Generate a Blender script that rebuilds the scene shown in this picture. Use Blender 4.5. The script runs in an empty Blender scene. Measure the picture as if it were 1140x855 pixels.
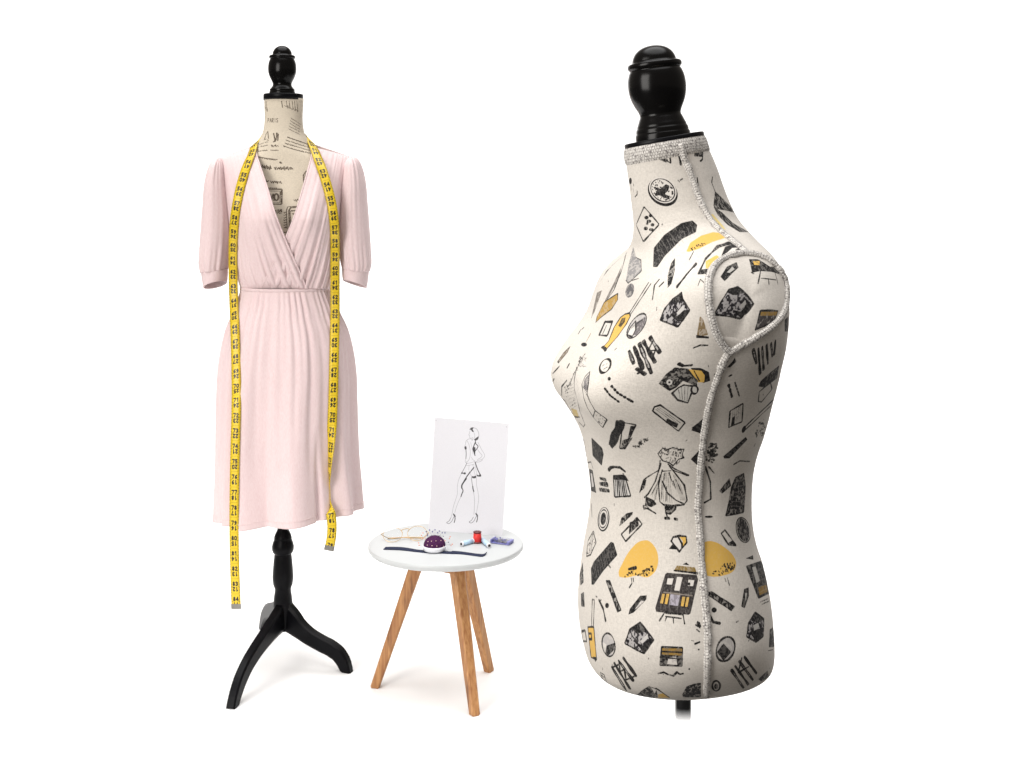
import bpy, math, random
import numpy as np
from mathutils import Vector, Matrix
from mathutils.bvhtree import BVHTree

random.seed(7)
RNG = np.random.default_rng(11)
SC = bpy.context.scene
COL = SC.collection
F = 1364.0          # focal length in photo pixels (1140 wide)
CX, HY = 570.0, 218.0   # principal column, horizon row
CH = 1.25           # camera height (m)


def W3(px, py, d):
    """point at depth d seen at that photo pixel"""
    return np.array([(px - CX) / F * d, d, CH - (py - HY) / F * d])


def on_plane(px, py, z):
    d = F * (CH - z) / (py - HY)
    return W3(px, py, d)


# ------------------------------------------------------------------ objects
def thing(name, label, cat, loc, group=None):
    o = bpy.data.objects.new(name, None)
    COL.objects.link(o)
    o.location = loc
    o.empty_display_size = 0.05
    tag(o, label, cat, group)
    return o


def tag(o, label, cat, group=None):
    o['label'] = label
    o['category'] = cat
    if group:
        o['group'] = group
    return o


def mesh_obj(name, V, faces, mat, parent=None, uv=None, smooth=True, origin=None, mat_idx=None, mods=()):
    V = np.asarray(V, float).reshape(-1, 3)
    off = np.array(parent_world(parent)) if parent is not None else (np.array(origin) if origin is not None else np.zeros(3))
    me = bpy.data.meshes.new(name)
    me.from_pydata((V - off).tolist(), [], [tuple(int(i) for i in f) for f in faces])
    mats = mat if isinstance(mat, (list, tuple)) else [mat]
    for m in mats:
        me.materials.append(m)
    if uv is not None:
        lay = me.uv_layers.new(name='UVMap')
        li = np.empty(len(me.loops), dtype=np.int32)
        me.loops.foreach_get('vertex_index', li)
        if isinstance(uv, tuple):      # per-corner array
            lay.data.foreach_set('uv', np.asarray(uv[0], np.float32).ravel())
        else:
            lay.data.foreach_set('uv', np.asarray(uv, np.float32)[li].ravel())
    if mat_idx is not None:
        me.polygons.foreach_set('material_index', np.asarray(mat_idx, np.int32))
    if smooth:
        me.polygons.foreach_set('use_smooth', np.ones(len(me.polygons), bool))
    me.update()
    o = bpy.data.objects.new(name, me)
    COL.objects.link(o)
    if parent is not None:
        o.parent = parent
    elif origin is not None:
        o.location = origin
    for kind, kw in mods:
        md = o.modifiers.new(kind.lower(), kind)
        for k, v in kw.items():
            setattr(md, k, v)
    return o


def parent_world(p):
    v = Vector((0, 0, 0))
    while p is not None:
        v += p.location
        p = p.parent
    return v


def grid_faces(R, C, wrap):
    f = []
    n = C if wrap else C - 1
    for i in range(R - 1):
        for j in range(n):
            k = (j + 1) % C
            f.append((i * C + j, i * C + k, (i + 1) * C + k, (i + 1) * C + j))
    return f


def lathe(prof, origin, axis=(0, 0, 1), n=48, cap=True):
    """prof: list of (r, h) ; returns V, faces"""
    a = Vector(axis).normalized()
    q = Vector((0, 0, 1)).rotation_difference(a).to_matrix()
    V, Fc = [], []
    for r, h in prof:
        for k in range(n):
            t = 2 * math.pi * k / n
            p = q @ Vector((r * math.cos(t), r * math.sin(t), h))
            V.append((p.x + origin[0], p.y + origin[1], p.z + origin[2]))
    Fc = [(a_, b, c, d) for a_, b, c, d in grid_faces(len(prof), n, True)]
    if cap:
        Fc.append(tuple(range(n - 1, -1, -1)))
        Fc.append(tuple(range((len(prof) - 1) * n, len(prof) * n)))
    return V, Fc


def smooth_prof(pts, m=8, closed=False):
    return catmull(np.array(pts, float), m * len(pts))


def catmull(P, n, dims=2):
    """resample polyline P (k,dim) with centripetal-ish catmull rom to n samples, uniform in knot chord"""
    P = np.asarray(P, float)
    k = len(P)
    d = np.sqrt((np.diff(P[:, :dims], axis=0) ** 2).sum(1)) + 1e-9
    t = np.concatenate([[0], np.cumsum(d)])
    ts = np.linspace(0, t[-1], n)
    # monotone-ish hermite tangents
    m = np.zeros_like(P)
    for i in range(k):
        if i == 0:
            m[i] = (P[1] - P[0]) / d[0]
        elif i == k - 1:
            m[i] = (P[-1] - P[-2]) / d[-1]
        else:
            s0 = (P[i] - P[i - 1]) / d[i - 1]
            s1 = (P[i + 1] - P[i]) / d[i]
            m[i] = (s0 * d[i] + s1 * d[i - 1]) / (d[i] + d[i - 1])
    out = np.zeros((n, P.shape[1]))
    idx = np.clip(np.searchsorted(t, ts, side='right') - 1, 0, k - 2)
    for q in range(n):
        i = idx[q]
        u = (ts[q] - t[i]) / d[i]
        h = d[i]
        out[q] = ((2 * u**3 - 3 * u**2 + 1) * P[i] + (u**3 - 2 * u**2 + u) * h * m[i]
                  + (-2 * u**3 + 3 * u**2) * P[i + 1] + (u**3 - u**2) * h * m[i + 1])
    return out


def interp(x, xs, ys):
    return float(np.interp(x, xs, ys))


def tube_uv(P, r, n):
    P = np.asarray(P, float)
    s = np.concatenate([[0], np.cumsum(np.linalg.norm(np.diff(P, axis=0), axis=1))])
    return np.array([(s[i], abs(2 * j / n - 1) * math.pi * r) for i in range(len(P)) for j in range(n)])


def tube(P, r, n=10, closed=False, cap=True):
    """sweep of a circle (r scalar or list) along P"""
    P = [Vector(p) for p in P]
    k = len(P)
    rs = r if hasattr(r, '__len__') else [r] * k
    V = []
    prev = None
    for i in range(k):
        if closed:
            tg = P[(i + 1) % k] - P[i - 1]
        else:
            tg = P[min(i + 1, k - 1)] - P[max(i - 1, 0)]
        tg.normalize()
        if prev is None:
            up = Vector((0, 0, 1)) if abs(tg.z) < .9 else Vector((1, 0, 0))
            nx = tg.cross(up).normalized()
        else:
            nx = (prev - tg * prev.dot(tg)).normalized()
        prev = nx
        ny = tg.cross(nx)
        for j in range(n):
            a = 2 * math.pi * j / n
            V.append(P[i] + (nx * math.cos(a) + ny * math.sin(a)) * rs[i])
    fc = grid_faces(k, n, True)
    if closed:
        for j in range(n):
            fc.append(((k - 1) * n + j, (k - 1) * n + (j + 1) % n, (j + 1) % n, j))
    elif cap:
        fc.append(tuple(range(n - 1, -1, -1)))
        fc.append(tuple(range((k - 1) * n, k * n)))
    return [tuple(v) for v in V], fc


# ------------------------------------------------------------------ materials
def new_mat(name):
    m = bpy.data.materials.new(name)
    m.use_nodes = True
    nt = m.node_tree
    b = nt.nodes['Principled BSDF']
    return m, nt, b


def srgb(r, g, b):
    def f(c):
        c /= 255.0
        return c / 12.92 if c <= .04045 else ((c + .055) / 1.055) ** 2.4
    return (f(r), f(g), f(b), 1.0)


def N(nt, kind, **kw):
    n = nt.nodes.new(kind)
    for k, v in kw.items():
        if k.startswith('i_'):
            n.inputs[k[2:]].default_value = v
        else:
            setattr(n, k, v)
    return n


def L(nt, a, b):
    nt.links.new(a, b)


def mixc(nt, fac, a, b, blend='MIX'):
    n = nt.nodes.new('ShaderNodeMix')
    n.data_type = 'RGBA'
    n.blend_type = blend
    for s, v in ((n.inputs[0], fac), (n.inputs[6], a), (n.inputs[7], b)):
        if hasattr(v, 'is_output'):
            nt.links.new(v, s)
        else:
            s.default_value = v
    return n.outputs[2]


def ramp(nt, fac, lo, hi):
    r = nt.nodes.new('ShaderNodeMapRange')
    r.clamp = True
    nt.links.new(fac, r.inputs[0])
    r.inputs[1].default_value = lo
    r.inputs[2].default_value = hi
    return r.outputs[0]


def coords(nt, scale=(1, 1, 1)):
    tc = nt.nodes.new('ShaderNodeTexCoord')
    mp = nt.nodes.new('ShaderNodeMapping')
    mp.inputs['Scale'].default_value = scale
    nt.links.new(tc.outputs['Object'], mp.inputs['Vector'])
    return mp.outputs[0]


def simple_mat(name, col, rough=.5, noise=.06, nscale=60, bump=0.0, bscale=200, metallic=0, coat=0, spec=.5):
    m, nt, b = new_mat(name)
    v = coords(nt)
    nz = N(nt, 'ShaderNodeTexNoise', i_Scale=nscale, i_Detail=4)
    L(nt, v, nz.inputs['Vector'])
    c = Vector(col[:3])
    lo = tuple(c * (1 - noise)) + (1,)
    hi = tuple(min(1, x) for x in c * (1 + noise)) + (1,)
    L(nt, mixc(nt, ramp(nt, nz.outputs[0], .3, .7), lo, hi), b.inputs['Base Color'])
    b.inputs['Roughness'].default_value = rough
    b.inputs['Metallic'].default_value = metallic
    b.inputs['Coat Weight'].default_value = coat
    b.inputs['Specular IOR Level'].default_value = spec
    if bump:
        n2 = N(nt, 'ShaderNodeTexNoise', i_Scale=bscale, i_Detail=3)
        L(nt, v, n2.inputs['Vector'])
        bp = N(nt, 'ShaderNodeBump', i_Strength=bump, i_Distance=.002)
        L(nt, n2.outputs[0], bp.inputs['Height'])
        L(nt, bp.outputs[0], b.inputs['Normal'])
    return m


def linen_mat(name, base, image=None, ink_noise=.35, weave=900.0, weave_bump=.25):
    """woven cloth; an optional print (drawn below in code) sits on it as ink"""
    m, nt, b = new_mat(name)
    v = coords(nt)
    c = Vector(base[:3])
    n1 = N(nt, 'ShaderNodeTexNoise', i_Scale=9.0, i_Detail=5)
    L(nt, v, n1.inputs['Vector'])
    col = mixc(nt, ramp(nt, n1.outputs[0], .3, .72), tuple(c * .93) + (1,), tuple(min(1, x) for x in c * 1.05) + (1,))
    # threads: two stretched noises, one along, one across
    va = coords(nt, (weave * .3, weave * .3, weave))
    na = N(nt, 'ShaderNodeTexNoise', i_Scale=1.0, i_Detail=2)
    L(nt, va, na.inputs['Vector'])
    vb = coords(nt, (weave, weave, weave * .25))
    nb = N(nt, 'ShaderNodeTexNoise', i_Scale=1.0, i_Detail=2)
    L(nt, vb, nb.inputs['Vector'])
    mx = N(nt, 'ShaderNodeMath', operation='MAXIMUM')
    L(nt, na.outputs[0], mx.inputs[0]); L(nt, nb.outputs[0], mx.inputs[1])
    col = mixc(nt, ramp(nt, mx.outputs[0], .38, .68), tuple(c * .80) + (1,), col)
    if image is not None:
        im = N(nt, 'ShaderNodeTexImage')
        im.image = image
        im.extension = 'REPEAT'
        fac = N(nt, 'ShaderNodeMath', operation='MULTIPLY')
        L(nt, im.outputs['Alpha'], fac.inputs[0])
        nk = N(nt, 'ShaderNodeTexNoise', i_Scale=420.0, i_Detail=3)
        L(nt, v, nk.inputs['Vector'])
        mr = N(nt, 'ShaderNodeMapRange')
        mr.clamp = True
        L(nt, nk.outputs[0], mr.inputs[0])
        mr.inputs[1].default_value = .3; mr.inputs[2].default_value = .55
        mr.inputs[3].default_value = 1 - ink_noise; mr.inputs[4].default_value = 1
        L(nt, mr.outputs[0], fac.inputs[1])
        col = mixc(nt, fac.outputs[0], col, im.outputs['Color'])
    L(nt, col, b.inputs['Base Color'])
    b.inputs['Roughness'].default_value = .85
    b.inputs['Specular IOR Level'].default_value = .15
    b.inputs['Sheen Weight'].default_value = .05
    bp = N(nt, 'ShaderNodeBump', i_Strength=weave_bump, i_Distance=.0006)
    L(nt, mx.outputs[0], bp.inputs['Height'])
    L(nt, bp.outputs[0], b.inputs['Normal'])
    return m


# ------------------------------------------------------------------ drawing of prints (numpy canvas)
INK = (15, 14, 15)
YEL = (222, 178, 88)
GRY = (120, 116, 116)
WHT = (218, 212, 206)
BRN = (150, 118, 58)


def _noise2(h, w, cell):
    gh, gw = int(h / cell) + 3, int(w / cell) + 3
    g = RNG.random((gh, gw)).astype(np.float32)
    y = np.arange(h) / cell; x = np.arange(w) / cell
    y0 = y.astype(int); x0 = x.astype(int)
    fy = (y - y0)[:, None]; fx = (x - x0)[None, :]
    fy = fy * fy * (3 - 2 * fy); fx = fx * fx * (3 - 2 * fx)
    a = g[y0][:, x0]; b = g[y0][:, x0 + 1]; c = g[y0 + 1][:, x0]; d = g[y0 + 1][:, x0 + 1]
    return (a * (1 - fx) + b * fx) * (1 - fy) + (c * (1 - fx) + d * fx) * fy


class Canvas:
    def __init__(self, w, h, bg=INK):
        self.w, self.h = w, h
        self.rgb = np.empty((h, w, 3), np.float32)
        self.rgb[:] = np.array(bg, np.float32) / 255
        self.a = np.zeros((h, w), np.float32)
        self.n1 = _noise2(h, w, 11) * .5 + _noise2(h, w, 5) * .5

    def _blend(self, x0, y0, al, col):
        h, w = al.shape
        xs = np.arange(x0, x0 + w) % self.w
        ya, yb = max(0, y0), min(self.h, y0 + h)
        if ya >= yb:
            return
        al = al[ya - y0:yb - y0]
        ix = np.ix_(np.arange(ya, yb), xs)
        A = self.a[ix]; R = self.rgb[ix]
        na = al + A * (1 - al)
        c = np.array(col, np.float32) / 255
        k = np.where(na > 1e-4, al / np.maximum(na, 1e-4), 0)[..., None]
        self.rgb[ix] = R * (1 - k) + c * k
        self.a[ix] = na

    def fill(self, P, col=INK, tex=0.0, op=1.0, thr=.47):
        P = np.asarray(P, float)
        x0, y0 = np.floor(P.min(0)).astype(int) - 2
        x1, y1 = np.ceil(P.max(0)).astype(int) + 2
        y0 = max(0, y0); y1 = min(self.h, y1)
        if x1 <= x0 or y1 <= y0 or (x1 - x0) > self.w * .6:
            return
        S = 2
        X = (np.arange((x1 - x0) * S) + .5) / S + x0
        Y = (np.arange((y1 - y0) * S) + .5) / S + y0
        ins = np.zeros((len(Y), len(X)), bool)
        n = len(P)
        for i in range(n):
            xa, ya = P[i]; xb, yb = P[(i + 1) % n]
            if ya == yb:
                continue
            rows = (Y > min(ya, yb)) & (Y <= max(ya, yb))
            if not rows.any():
                continue
            xi = xa + (Y[rows] - ya) * (xb - xa) / (yb - ya)
            ins[rows] ^= X[None, :] > xi[:, None]
        al = ins.reshape(y1 - y0, S, x1 - x0, S).mean((1, 3)).astype(np.float32) * op
        if tex:
            nn = self.n1[np.ix_(np.arange(y0, y1), np.arange(x0, x1) % self.w)]
            al = al * (1 - tex * np.clip((nn - thr) / .08, 0, 1))
        self._blend(x0, y0, al, col)

    def stroke(self, P, wd, col=INK, su=1., sv=1., op=1.0, rough=.0, wob=0.0):
        """wd in 'paper' units; su,sv texels per paper unit along x and y"""
        P = np.asarray(P, float)
        r = wd * (1 + wob) / 2 + 1.0 / min(su, sv)
        mx, my = r * su + 2, r * sv + 2
        wd0 = wd
        ph = RNG.random() * 6.28
        for i in range(len(P) - 1):
            a, b = P[i], P[i + 1]
            if wob:
                wd = wd0 * (1 + wob * (math.sin(i * .9 + ph) * .6 + math.sin(i * .37 + 2 * ph) * .5))
            x0 = int(math.floor(min(a[0], b[0]) - mx)); x1 = int(math.ceil(max(a[0], b[0]) + mx))
            y0 = int(math.floor(min(a[1], b[1]) - my)); y1 = int(math.ceil(max(a[1], b[1]) + my))
            y0 = max(0, y0); y1 = min(self.h, y1)
            if y1 <= y0 or (x1 - x0) > self.w * .5:
                continue
            X = ((np.arange(x0, x1) + .5)[None, :] - a[0]) / su
            Y = ((np.arange(y0, y1) + .5)[:, None] - a[1]) / sv
            dx, dy = (b[0] - a[0]) / su, (b[1] - a[1]) / sv
            ll = dx * dx + dy * dy + 1e-9
            t = np.clip((X * dx + Y * dy) / ll, 0, 1)
            dist = np.sqrt((X - t * dx) ** 2 + (Y - t * dy) ** 2)
            soft = 1.0 / max(su, sv)
            al = np.clip((wd / 2 - dist) / soft + .5, 0, 1).astype(np.float32) * op
            if rough:
                nn = self.n1[np.ix_(np.arange(y0, y1), np.arange(x0, x1) % self.w)]
                al = al * (1 - rough * np.clip((nn - .5) / .1, 0, 1))
            # max-composite within a stroke to avoid dark joints
            self._blend(x0, y0, al, col)

    def image(self, name):
        im = bpy.data.images.new(name, self.w, self.h, alpha=True)
        px = np.concatenate([self.rgb, self.a[..., None]], 2)
        im.pixels.foreach_set(np.ascontiguousarray(px[::1], np.float32).ravel())
        im.update()
        im.pack()
        return im


def ell(cx, cy, rx, ry, rot=0, n=28, a0=0, a1=360):
    t = np.radians(np.linspace(a0, a1, n))
    r = math.radians(rot)
    x, y = rx * np.cos(t), ry * np.sin(t)
    return np.stack([cx + x * math.cos(r) - y * math.sin(r), cy + x * math.sin(r) + y * math.cos(r)], 1)


def dense(P, step, closed=False):
    P = np.asarray(P, float)
    if closed:
        P = np.vstack([P, P[:1]])
    out = [P[0]]
    for a, b in zip(P[:-1], P[1:]):
        n = max(1, int(np.hypot(*(b - a)) / step))
        for k in range(1, n + 1):
            out.append(a + (b - a) * k / n)
    return np.array(out)


# a little stroke alphabet (unit box, y down)
GLY = {
    '0': [[(.1, .2), (.5, 0), (.9, .2), (.9, .8), (.5, 1), (.1, .8), (.1, .2)]],
    '1': [[(.2, .2), (.55, 0), (.55, 1)]],
    '2': [[(.1, .2), (.5, 0), (.9, .25), (.1, 1), (.95, 1)]],
    '3': [[(.1, .1), (.5, 0), (.9, .25), (.45, .48), (.9, .75), (.5, 1), (.1, .9)]],
    '4': [[(.75, 1), (.75, 0), (.05, .7), (.95, .7)]],
    '5': [[(.9, 0), (.15, 0), (.15, .45), (.6, .4), (.9, .7), (.5, 1), (.1, .9)]],
    '6': [[(.85, .05), (.3, .3), (.1, .7), (.5, 1), (.9, .72), (.5, .48), (.15, .65)]],
    '7': [[(.05, 0), (.95, 0), (.4, 1)]],
    '8': [[(.5, .48), (.15, .25), (.5, 0), (.85, .25), (.5, .48), (.1, .75), (.5, 1), (.9, .75), (.5, .48)]],
    '9': [[(.85, .35), (.5, .52), (.1, .28), (.5, 0), (.88, .3), (.7, .75), (.2, .97)]],
    'P': [[(.1, 1), (.1, 0), (.8, .05), (.8, .45), (.1, .5)]],
    'A': [[(0, 1), (.5, 0), (1, 1)], [(.2, .65), (.8, .65)]],
    'R': [[(.1, 1), (.1, 0), (.8, .05), (.8, .45), (.1, .5), (.9, 1)]],
    'I': [[(.5, 0), (.5, 1)]],
    'S': [[(.9, .1), (.3, 0), (.15, .3), (.85, .65), (.6, 1), (.1, .9)]],
}


# ------------------------------------------------------------------ bodies as stacked sections
class Body:
    """closed sections stacked down a vertical axis.
    rows: (xl,yl, xr,yr, ...extra) outline of the body as it stands at depth d0"""

    def __init__(self, rows, d0, R, C, section, yoff=None):
        T = catmull(np.array(rows, float), R)
        V = np.zeros((R, C, 3))
        th = np.linspace(0, 2 * math.pi, C, endpoint=False)
        for i in range(R):
            xl, yl, xr, yr = T[i, :4]
            s0 = section(th, i / (R - 1), T[i])
            yo = d0 if yoff is None else d0 + yoff(i / (R - 1), T[i])
            X0, Y0 = s0[:, 0], s0[:, 1]
            a, k = (xl + xr) / 2 - CX, 1.0
            a = a / F * d0
            for _ in range(6):
                X = a + k * X0
                px = CX + X / (yo + Y0) * F
                mn, mx = px.min(), px.max()
                k *= (xr - xl) / (mx - mn)
                a += ((xl + xr) / 2 - (mn + mx) / 2) / F * d0
            X = a + k * X0
            zl = CH - (yl - HY) / F * d0
            zr = CH - (yr - HY) / F * d0
            Xa, Xb = X.min(), X.max()
            Z = zl + (zr - zl) * (X - Xa) / (Xb - Xa)
            V[i, :, 0], V[i, :, 1], V[i, :, 2] = X, yo + Y0, Z
        self.V, self.R, self.C, self.T = V, R, C, T
        # triangles for ray casting
        self.tri = []
        for i in range(R - 1):
            for j in range(C):
                k2 = (j + 1) % C
                self.tri.append((i * C + j, i * C + k2, (i + 1) * C + k2))
                self.tri.append((i * C + j, (i + 1) * C + k2, (i + 1) * C + j))
        self.bvh = BVHTree.FromPolygons([tuple(p) for p in V.reshape(-1, 3)], self.tri)

    def cast(self, px, py):
        """first hit of the sight line through that pixel -> (point, normal, u, v) or None"""
        o = Vector((0, 0, CH))
        d = (Vector(W3(px, py, 1.0)) - o).normalized()
        loc, nor, fi, dist = self.bvh.ray_cast(o, d)
        if loc is None:
            return None
        q, half = divmod(fi, 2)
        i, j = divmod(q, self.C)
        t = self.tri[fi]
        P = [Vector(self.V.reshape(-1, 3)[k]) for k in t]
        v0, v1, v2 = P[1] - P[0], P[2] - P[0], loc - P[0]
        d00, d01, d11, d20, d21 = v0.dot(v0), v0.dot(v1), v1.dot(v1), v2.dot(v0), v2.dot(v1)
        den = d00 * d11 - d01 * d01
        b = (d11 * d20 - d01 * d21) / den
        c = (d00 * d21 - d01 * d20) / den
        a = 1 - b - c
        if half == 0:
            uj = a * j + b * (j + 1) + c * (j + 1); vi = a * i + b * i + c * (i + 1)
        else:
            uj = a * j + b * (j + 1) + c * j; vi = a * i + b * (i + 1) + c * (i + 1)
        if nor.dot(d) > 0:
            nor = -nor
        return loc, nor, uj / self.C, vi / (self.R - 1)

    def cast_in(self, px, py, cx):
        for _ in range(60):
            h = self.cast(px, py)
            if h:
                return h
            px += .8 if px < cx else -.8
        return None

    def mesh(self, name, mat, parent, cap_bottom=True, cap_top=True, mods=()):
        R, C = self.R, self.C
        fc = grid_faces(R, C, True)
        uvs = []
        for i in range(R - 1):
            for j in range(C):
                u0, u1 = j / C, (j + 1) / C
                v0, v1 = i / (R - 1), (i + 1) / (R - 1)
                uvs += [(u0, v0), (u1, v0), (u1, v1), (u0, v1)]
        if cap_top:
            fc.append(tuple(range(C - 1, -1, -1))); uvs += [(0, 0)] * C
        if cap_bottom:
            fc.append(tuple(range((R - 1) * C, R * C))); uvs += [(0, 1)] * C
        return mesh_obj(name, self.V.reshape(-1, 3), fc, mat, parent, uv=(np.array(uvs),), mods=mods)

    def circ_px(self, v):
        """girth of the section at v in photo pixels"""
        i = int(np.clip(v, 0, 1) * (self.R - 1))
        P = self.V[i]
        return np.sqrt(((P - np.roll(P, 1, 0)) ** 2).sum(1)).sum()


def sgnpow(c, p):
    return np.sign(c) * np.abs(c) ** p


# ================================================================== the big printed form
D0 = 1.45
PM = F / D0
big_rows = [
    # xl   yl    xr   yr   side  n   bust
    (695.5, 166, 784.5, 151, .047, 2.0, 0),
    (696.5, 176, 787, 161, .0475, 2.0, 0),
    (698.5, 192, 793, 174, .048, 2.0, 0),
    (701, 210, 799.5, 190, .050, 2.0, 0),
    (703, 228, 805, 206, .053, 2.0, 0),
    (705, 246, 813, 226, .059, 2.0, 0),
    (704.5, 262, 824, 246, .074, 2.0, 0),
    (701, 275, 842, 265, .112, 2.15, 0),
    (692, 285, 857.5, 278, .147, 2.35, 0),
    (681, 295, 868.5, 291, .170, 2.5, 0),
    (669, 311, 875.5, 306, .184, 2.6, .03),
    (660, 333, 879, 332, .188, 2.6, .06),
    (653, 353, 878, 354, .186, 2.5, .09),
    (643, 369, 875.5, 375, .180, 2.4, .13),
    (632, 383, 873, 388, .175, 2.3, .16),
    (621.5, 399, 870, 401, .169, 2.25, .19),
    (615, 412, 867, 415, .163, 2.2, .21),
    (613.5, 426, 864, 427, .157, 2.2, .21),
    (618, 439, 860.5, 440, .150, 2.2, .19),
    (626.5, 451, 857.5, 452, .144, 2.2, .16),
    (635, 464, 854, 465, .139, 2.2, .12),
    (643, 478, 850, 478, .135, 2.2, .08),
    (648.5, 493, 844.5, 493, .131, 2.2, .04),
    (652, 511, 840, 510, .127, 2.2, .02),
    (655.5, 532, 837.5, 531, .125, 2.2, 0),
    (657.5, 553, 837, 552, .127, 2.2, 0),
    (656.5, 571, 838, 570, .131, 2.2, 0),
    (654, 592, 842, 591, .137, 2.2, 0),
    (650, 614, 849.5, 613, .144, 2.2, 0),
    (646.5, 638, 855.5, 637, .150, 2.2, 0),
    (644, 662, 859.5, 660, .154, 2.2, 0),
    (643.3, 682, 861.5, 681, .155, 2.2, 0),
    (645, 703, 862.5, 702, .146, 2.2, 0),
    (649, 721, 862, 720, .130, 2.2, 0),
    (654.5, 735, 859, 734, .111, 2.15, 0),
    (663, 744, 851, 743.5, .091, 2.1, 0),
    (677, 750.5, 838, 750, .072, 2.05, 0),
    (700, 752.5, 815, 752.5, .047, 2.0, 0),
    (735, 753.5, 785, 753.5, .018, 2.0, 0),
]
YAW = math.radians(76)
fV = np.array([-math.sin(YAW), -math.cos(YAW)])      # where the form faces
sV = np.array([math.cos(YAW), -math.sin(YAW)])       # its side towards the camera


def big_section(th, v, row):
    xl, yl, xr, yr, ws, n, bust = row
    D = (xr - xl) / 2 / PM
    ph = th - math.pi / 2
    c, s = np.cos(ph), np.sin(ph)
    a = sgnpow(c, 2 / n) * D
    b = sgnpow(s, 2 / n) * ws
    k = 1 + bust * (np.exp(-((ph - .62) / .42) ** 2) + np.exp(-((ph + .62) / .42) ** 2))
    a = a * k
    return a[:, None] * fV + (b * (1 + (k - 1) * .15))[:, None] * sV


big = Body(big_rows, D0, 220, 200, big_section)

# ------------------------------------------------------------------ its printed cloth
CW, CHH = 2816, 2304
cv = Canvas(CW, CHH)
GIRTH = [big.circ_px(i / 219) * PM for i in range(220)]
SV = CHH / 640.0


def su_at(v):
    return CW / GIRTH[int(np.clip(v, 0, 1) * 219)]


class Z:
    """strokes and fills written in the pixels of one enlargement: origin ox,oy, scale sc"""

    def __init__(self, ox, oy, sc, body=None, canvas=None, cx=750):
        self.ox, self.oy, self.sc, self.cx = ox, oy, sc, cx
        self.body = body or big
        self.cv = canvas or cv

    def uv(self, P, closed=False):
        P = np.asarray(P, float)
        if 3 <= len(P) < 16:         # hand-drawn: corners a little rounded
            Q = [] if closed else [P[0]]
            n = len(P)
            for i in range(n if closed else n - 1):
                a, b = P[i], P[(i + 1) % n]
                Q += [a * .955 + b * .045, a * .045 + b * .955]
            if not closed:
                Q.append(P[-1])
            P = np.array(Q)
        P = dense(P, 2.2 * self.sc, closed)
        out = []
        for x, y in P:
            h = self.body.cast_in(self.ox + x / self.sc, self.oy + y / self.sc, self.cx)
            if h is None:
                continue
            out.append((h[2] * self.cv.w, h[3] * self.cv.h))
        return np.array(out)

    def _both(self, fn):
        fn(0)
        fn(self.cv.w // 2)       # the same print on the side turned away

    def F(self, P, col=INK, tex=.0, op=1., thr=.53):
        q = self.uv(P, True)
        if sum(col) > 180:
            col = tuple(c * .88 for c in col)
        if len(q) < 4:
            return
        for dx in (0, self.cv.w // 2):
            self.cv.fill(q + [dx, 0], col, tex * .75, op, thr)

    def S(self, wd, P, col=INK, closed=False, op=1., rough=.25):
        q = self.uv(P, closed)
        if len(q) < 2:
            return
        su = su_at(q[:, 1].mean() / self.cv.h)
        wd = wd * 1.28
        for dx in (0, self.cv.w // 2):
            self.cv.stroke(q + [dx, 0], wd, col, su, SV, op, rough, .3)

    def O(self, wd, P, **k):
        self.S(wd, P, closed=True, **k)

    def dash(self, wd, P, on=2.2, off=1.6):
        P = dense(P, self.sc * .5)
        seg, run, pen = [], 0, True
        for i in range(len(P)):
            seg.append(P[i]); run += .5
            if run > (on if pen else off):
                if pen and len(seg) > 1:
                    self.S(wd, seg)
                seg, run, pen = [P[i]], 0, not pen

    def speck(self, P, n, wd=1.0, ln=1.5, col=INK, op=.9):
        P = np.asarray(P, float)
        lo, hi = P.min(0), P.max(0)
        c = 0
        for _ in range(n * 8):
            p = lo + (hi - lo) * np.array([random.random(), random.random()])
            ins = False
            for i in range(len(P)):
                a, b = P[i], P[(i + 1) % len(P)]
                if (a[1] > p[1]) != (b[1] > p[1]) and p[0] < a[0] + (p[1] - a[1]) * (b[0] - a[0]) / (b[1] - a[1]):
                    ins = not ins
            if not ins:
                continue
            t = random.random() * 6.28
            self.S(wd * (.6 + .7 * random.random()), [p, p + np.array([math.cos(t), math.sin(t)]) * ln * self.sc * random.random()], col=col, op=op)
            c += 1
            if c >= n:
                break


# neck ------------------------------------------------------------
A = Z(690, 140, 7.773)
A.S(2.6, [(60, 292), (135, 292)]); A.S(1.3, [(130, 292), (165, 290), (175, 262)])
A.S(2.8, [(242, 268), (300, 272), (400, 300)], rough=.5); A.S(1.2, [(430, 215), (440, 322), (400, 300)]); A.S(2, [(510, 212), (528, 335)])
A.F([(640, 175), (722, 170), (715, 270), (645, 265)], tex=.5); A.S(1.5, [(720, 175), (715, 290), (700, 305)])
A.F(ell(92, 478, 12, 28)); A.S(.8, [(95, 500), (100, 560)]); A.S(.8, [(115, 545), (120, 575)]); A.S(1, [(150, 565), (150, 595), (132, 615)])
A.F(ell(372, 574, 140, 112, 38)); A.F(ell(372, 558, 128, 104, 38), WHT); A.O(.8, ell(372, 558, 112, 90, 38))
A.F([(305, 530), (350, 545), (400, 505), (430, 520), (420, 560), (390, 590), (430, 610), (430, 635), (390, 625), (340, 600), (310, 610), (300, 590), (325, 570)], tex=.4)
A.speck(ell(372, 558, 100, 80, 38), 60, .9, 1.5)
B1 = Z(600, 140, 3.717)
B1.O(1.2, [(435, 335), (498, 408), (432, 480), (402, 410)])
for e in ((445, 380, 9, 8), (462, 372, 8, 7), (455, 395, 10, 7), (470, 410, 8, 7), (442, 425, 9, 8), (465, 430, 10, 7), (448, 405, 5, 6)):
    B1.F(ell(*e), tex=.4)
B1.F([(475, 505), (520, 450), (590, 402), (635, 392), (655, 410), (650, 440), (590, 470), (520, 540), (490, 585), (472, 585)], tex=.18, thr=.6)
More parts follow.
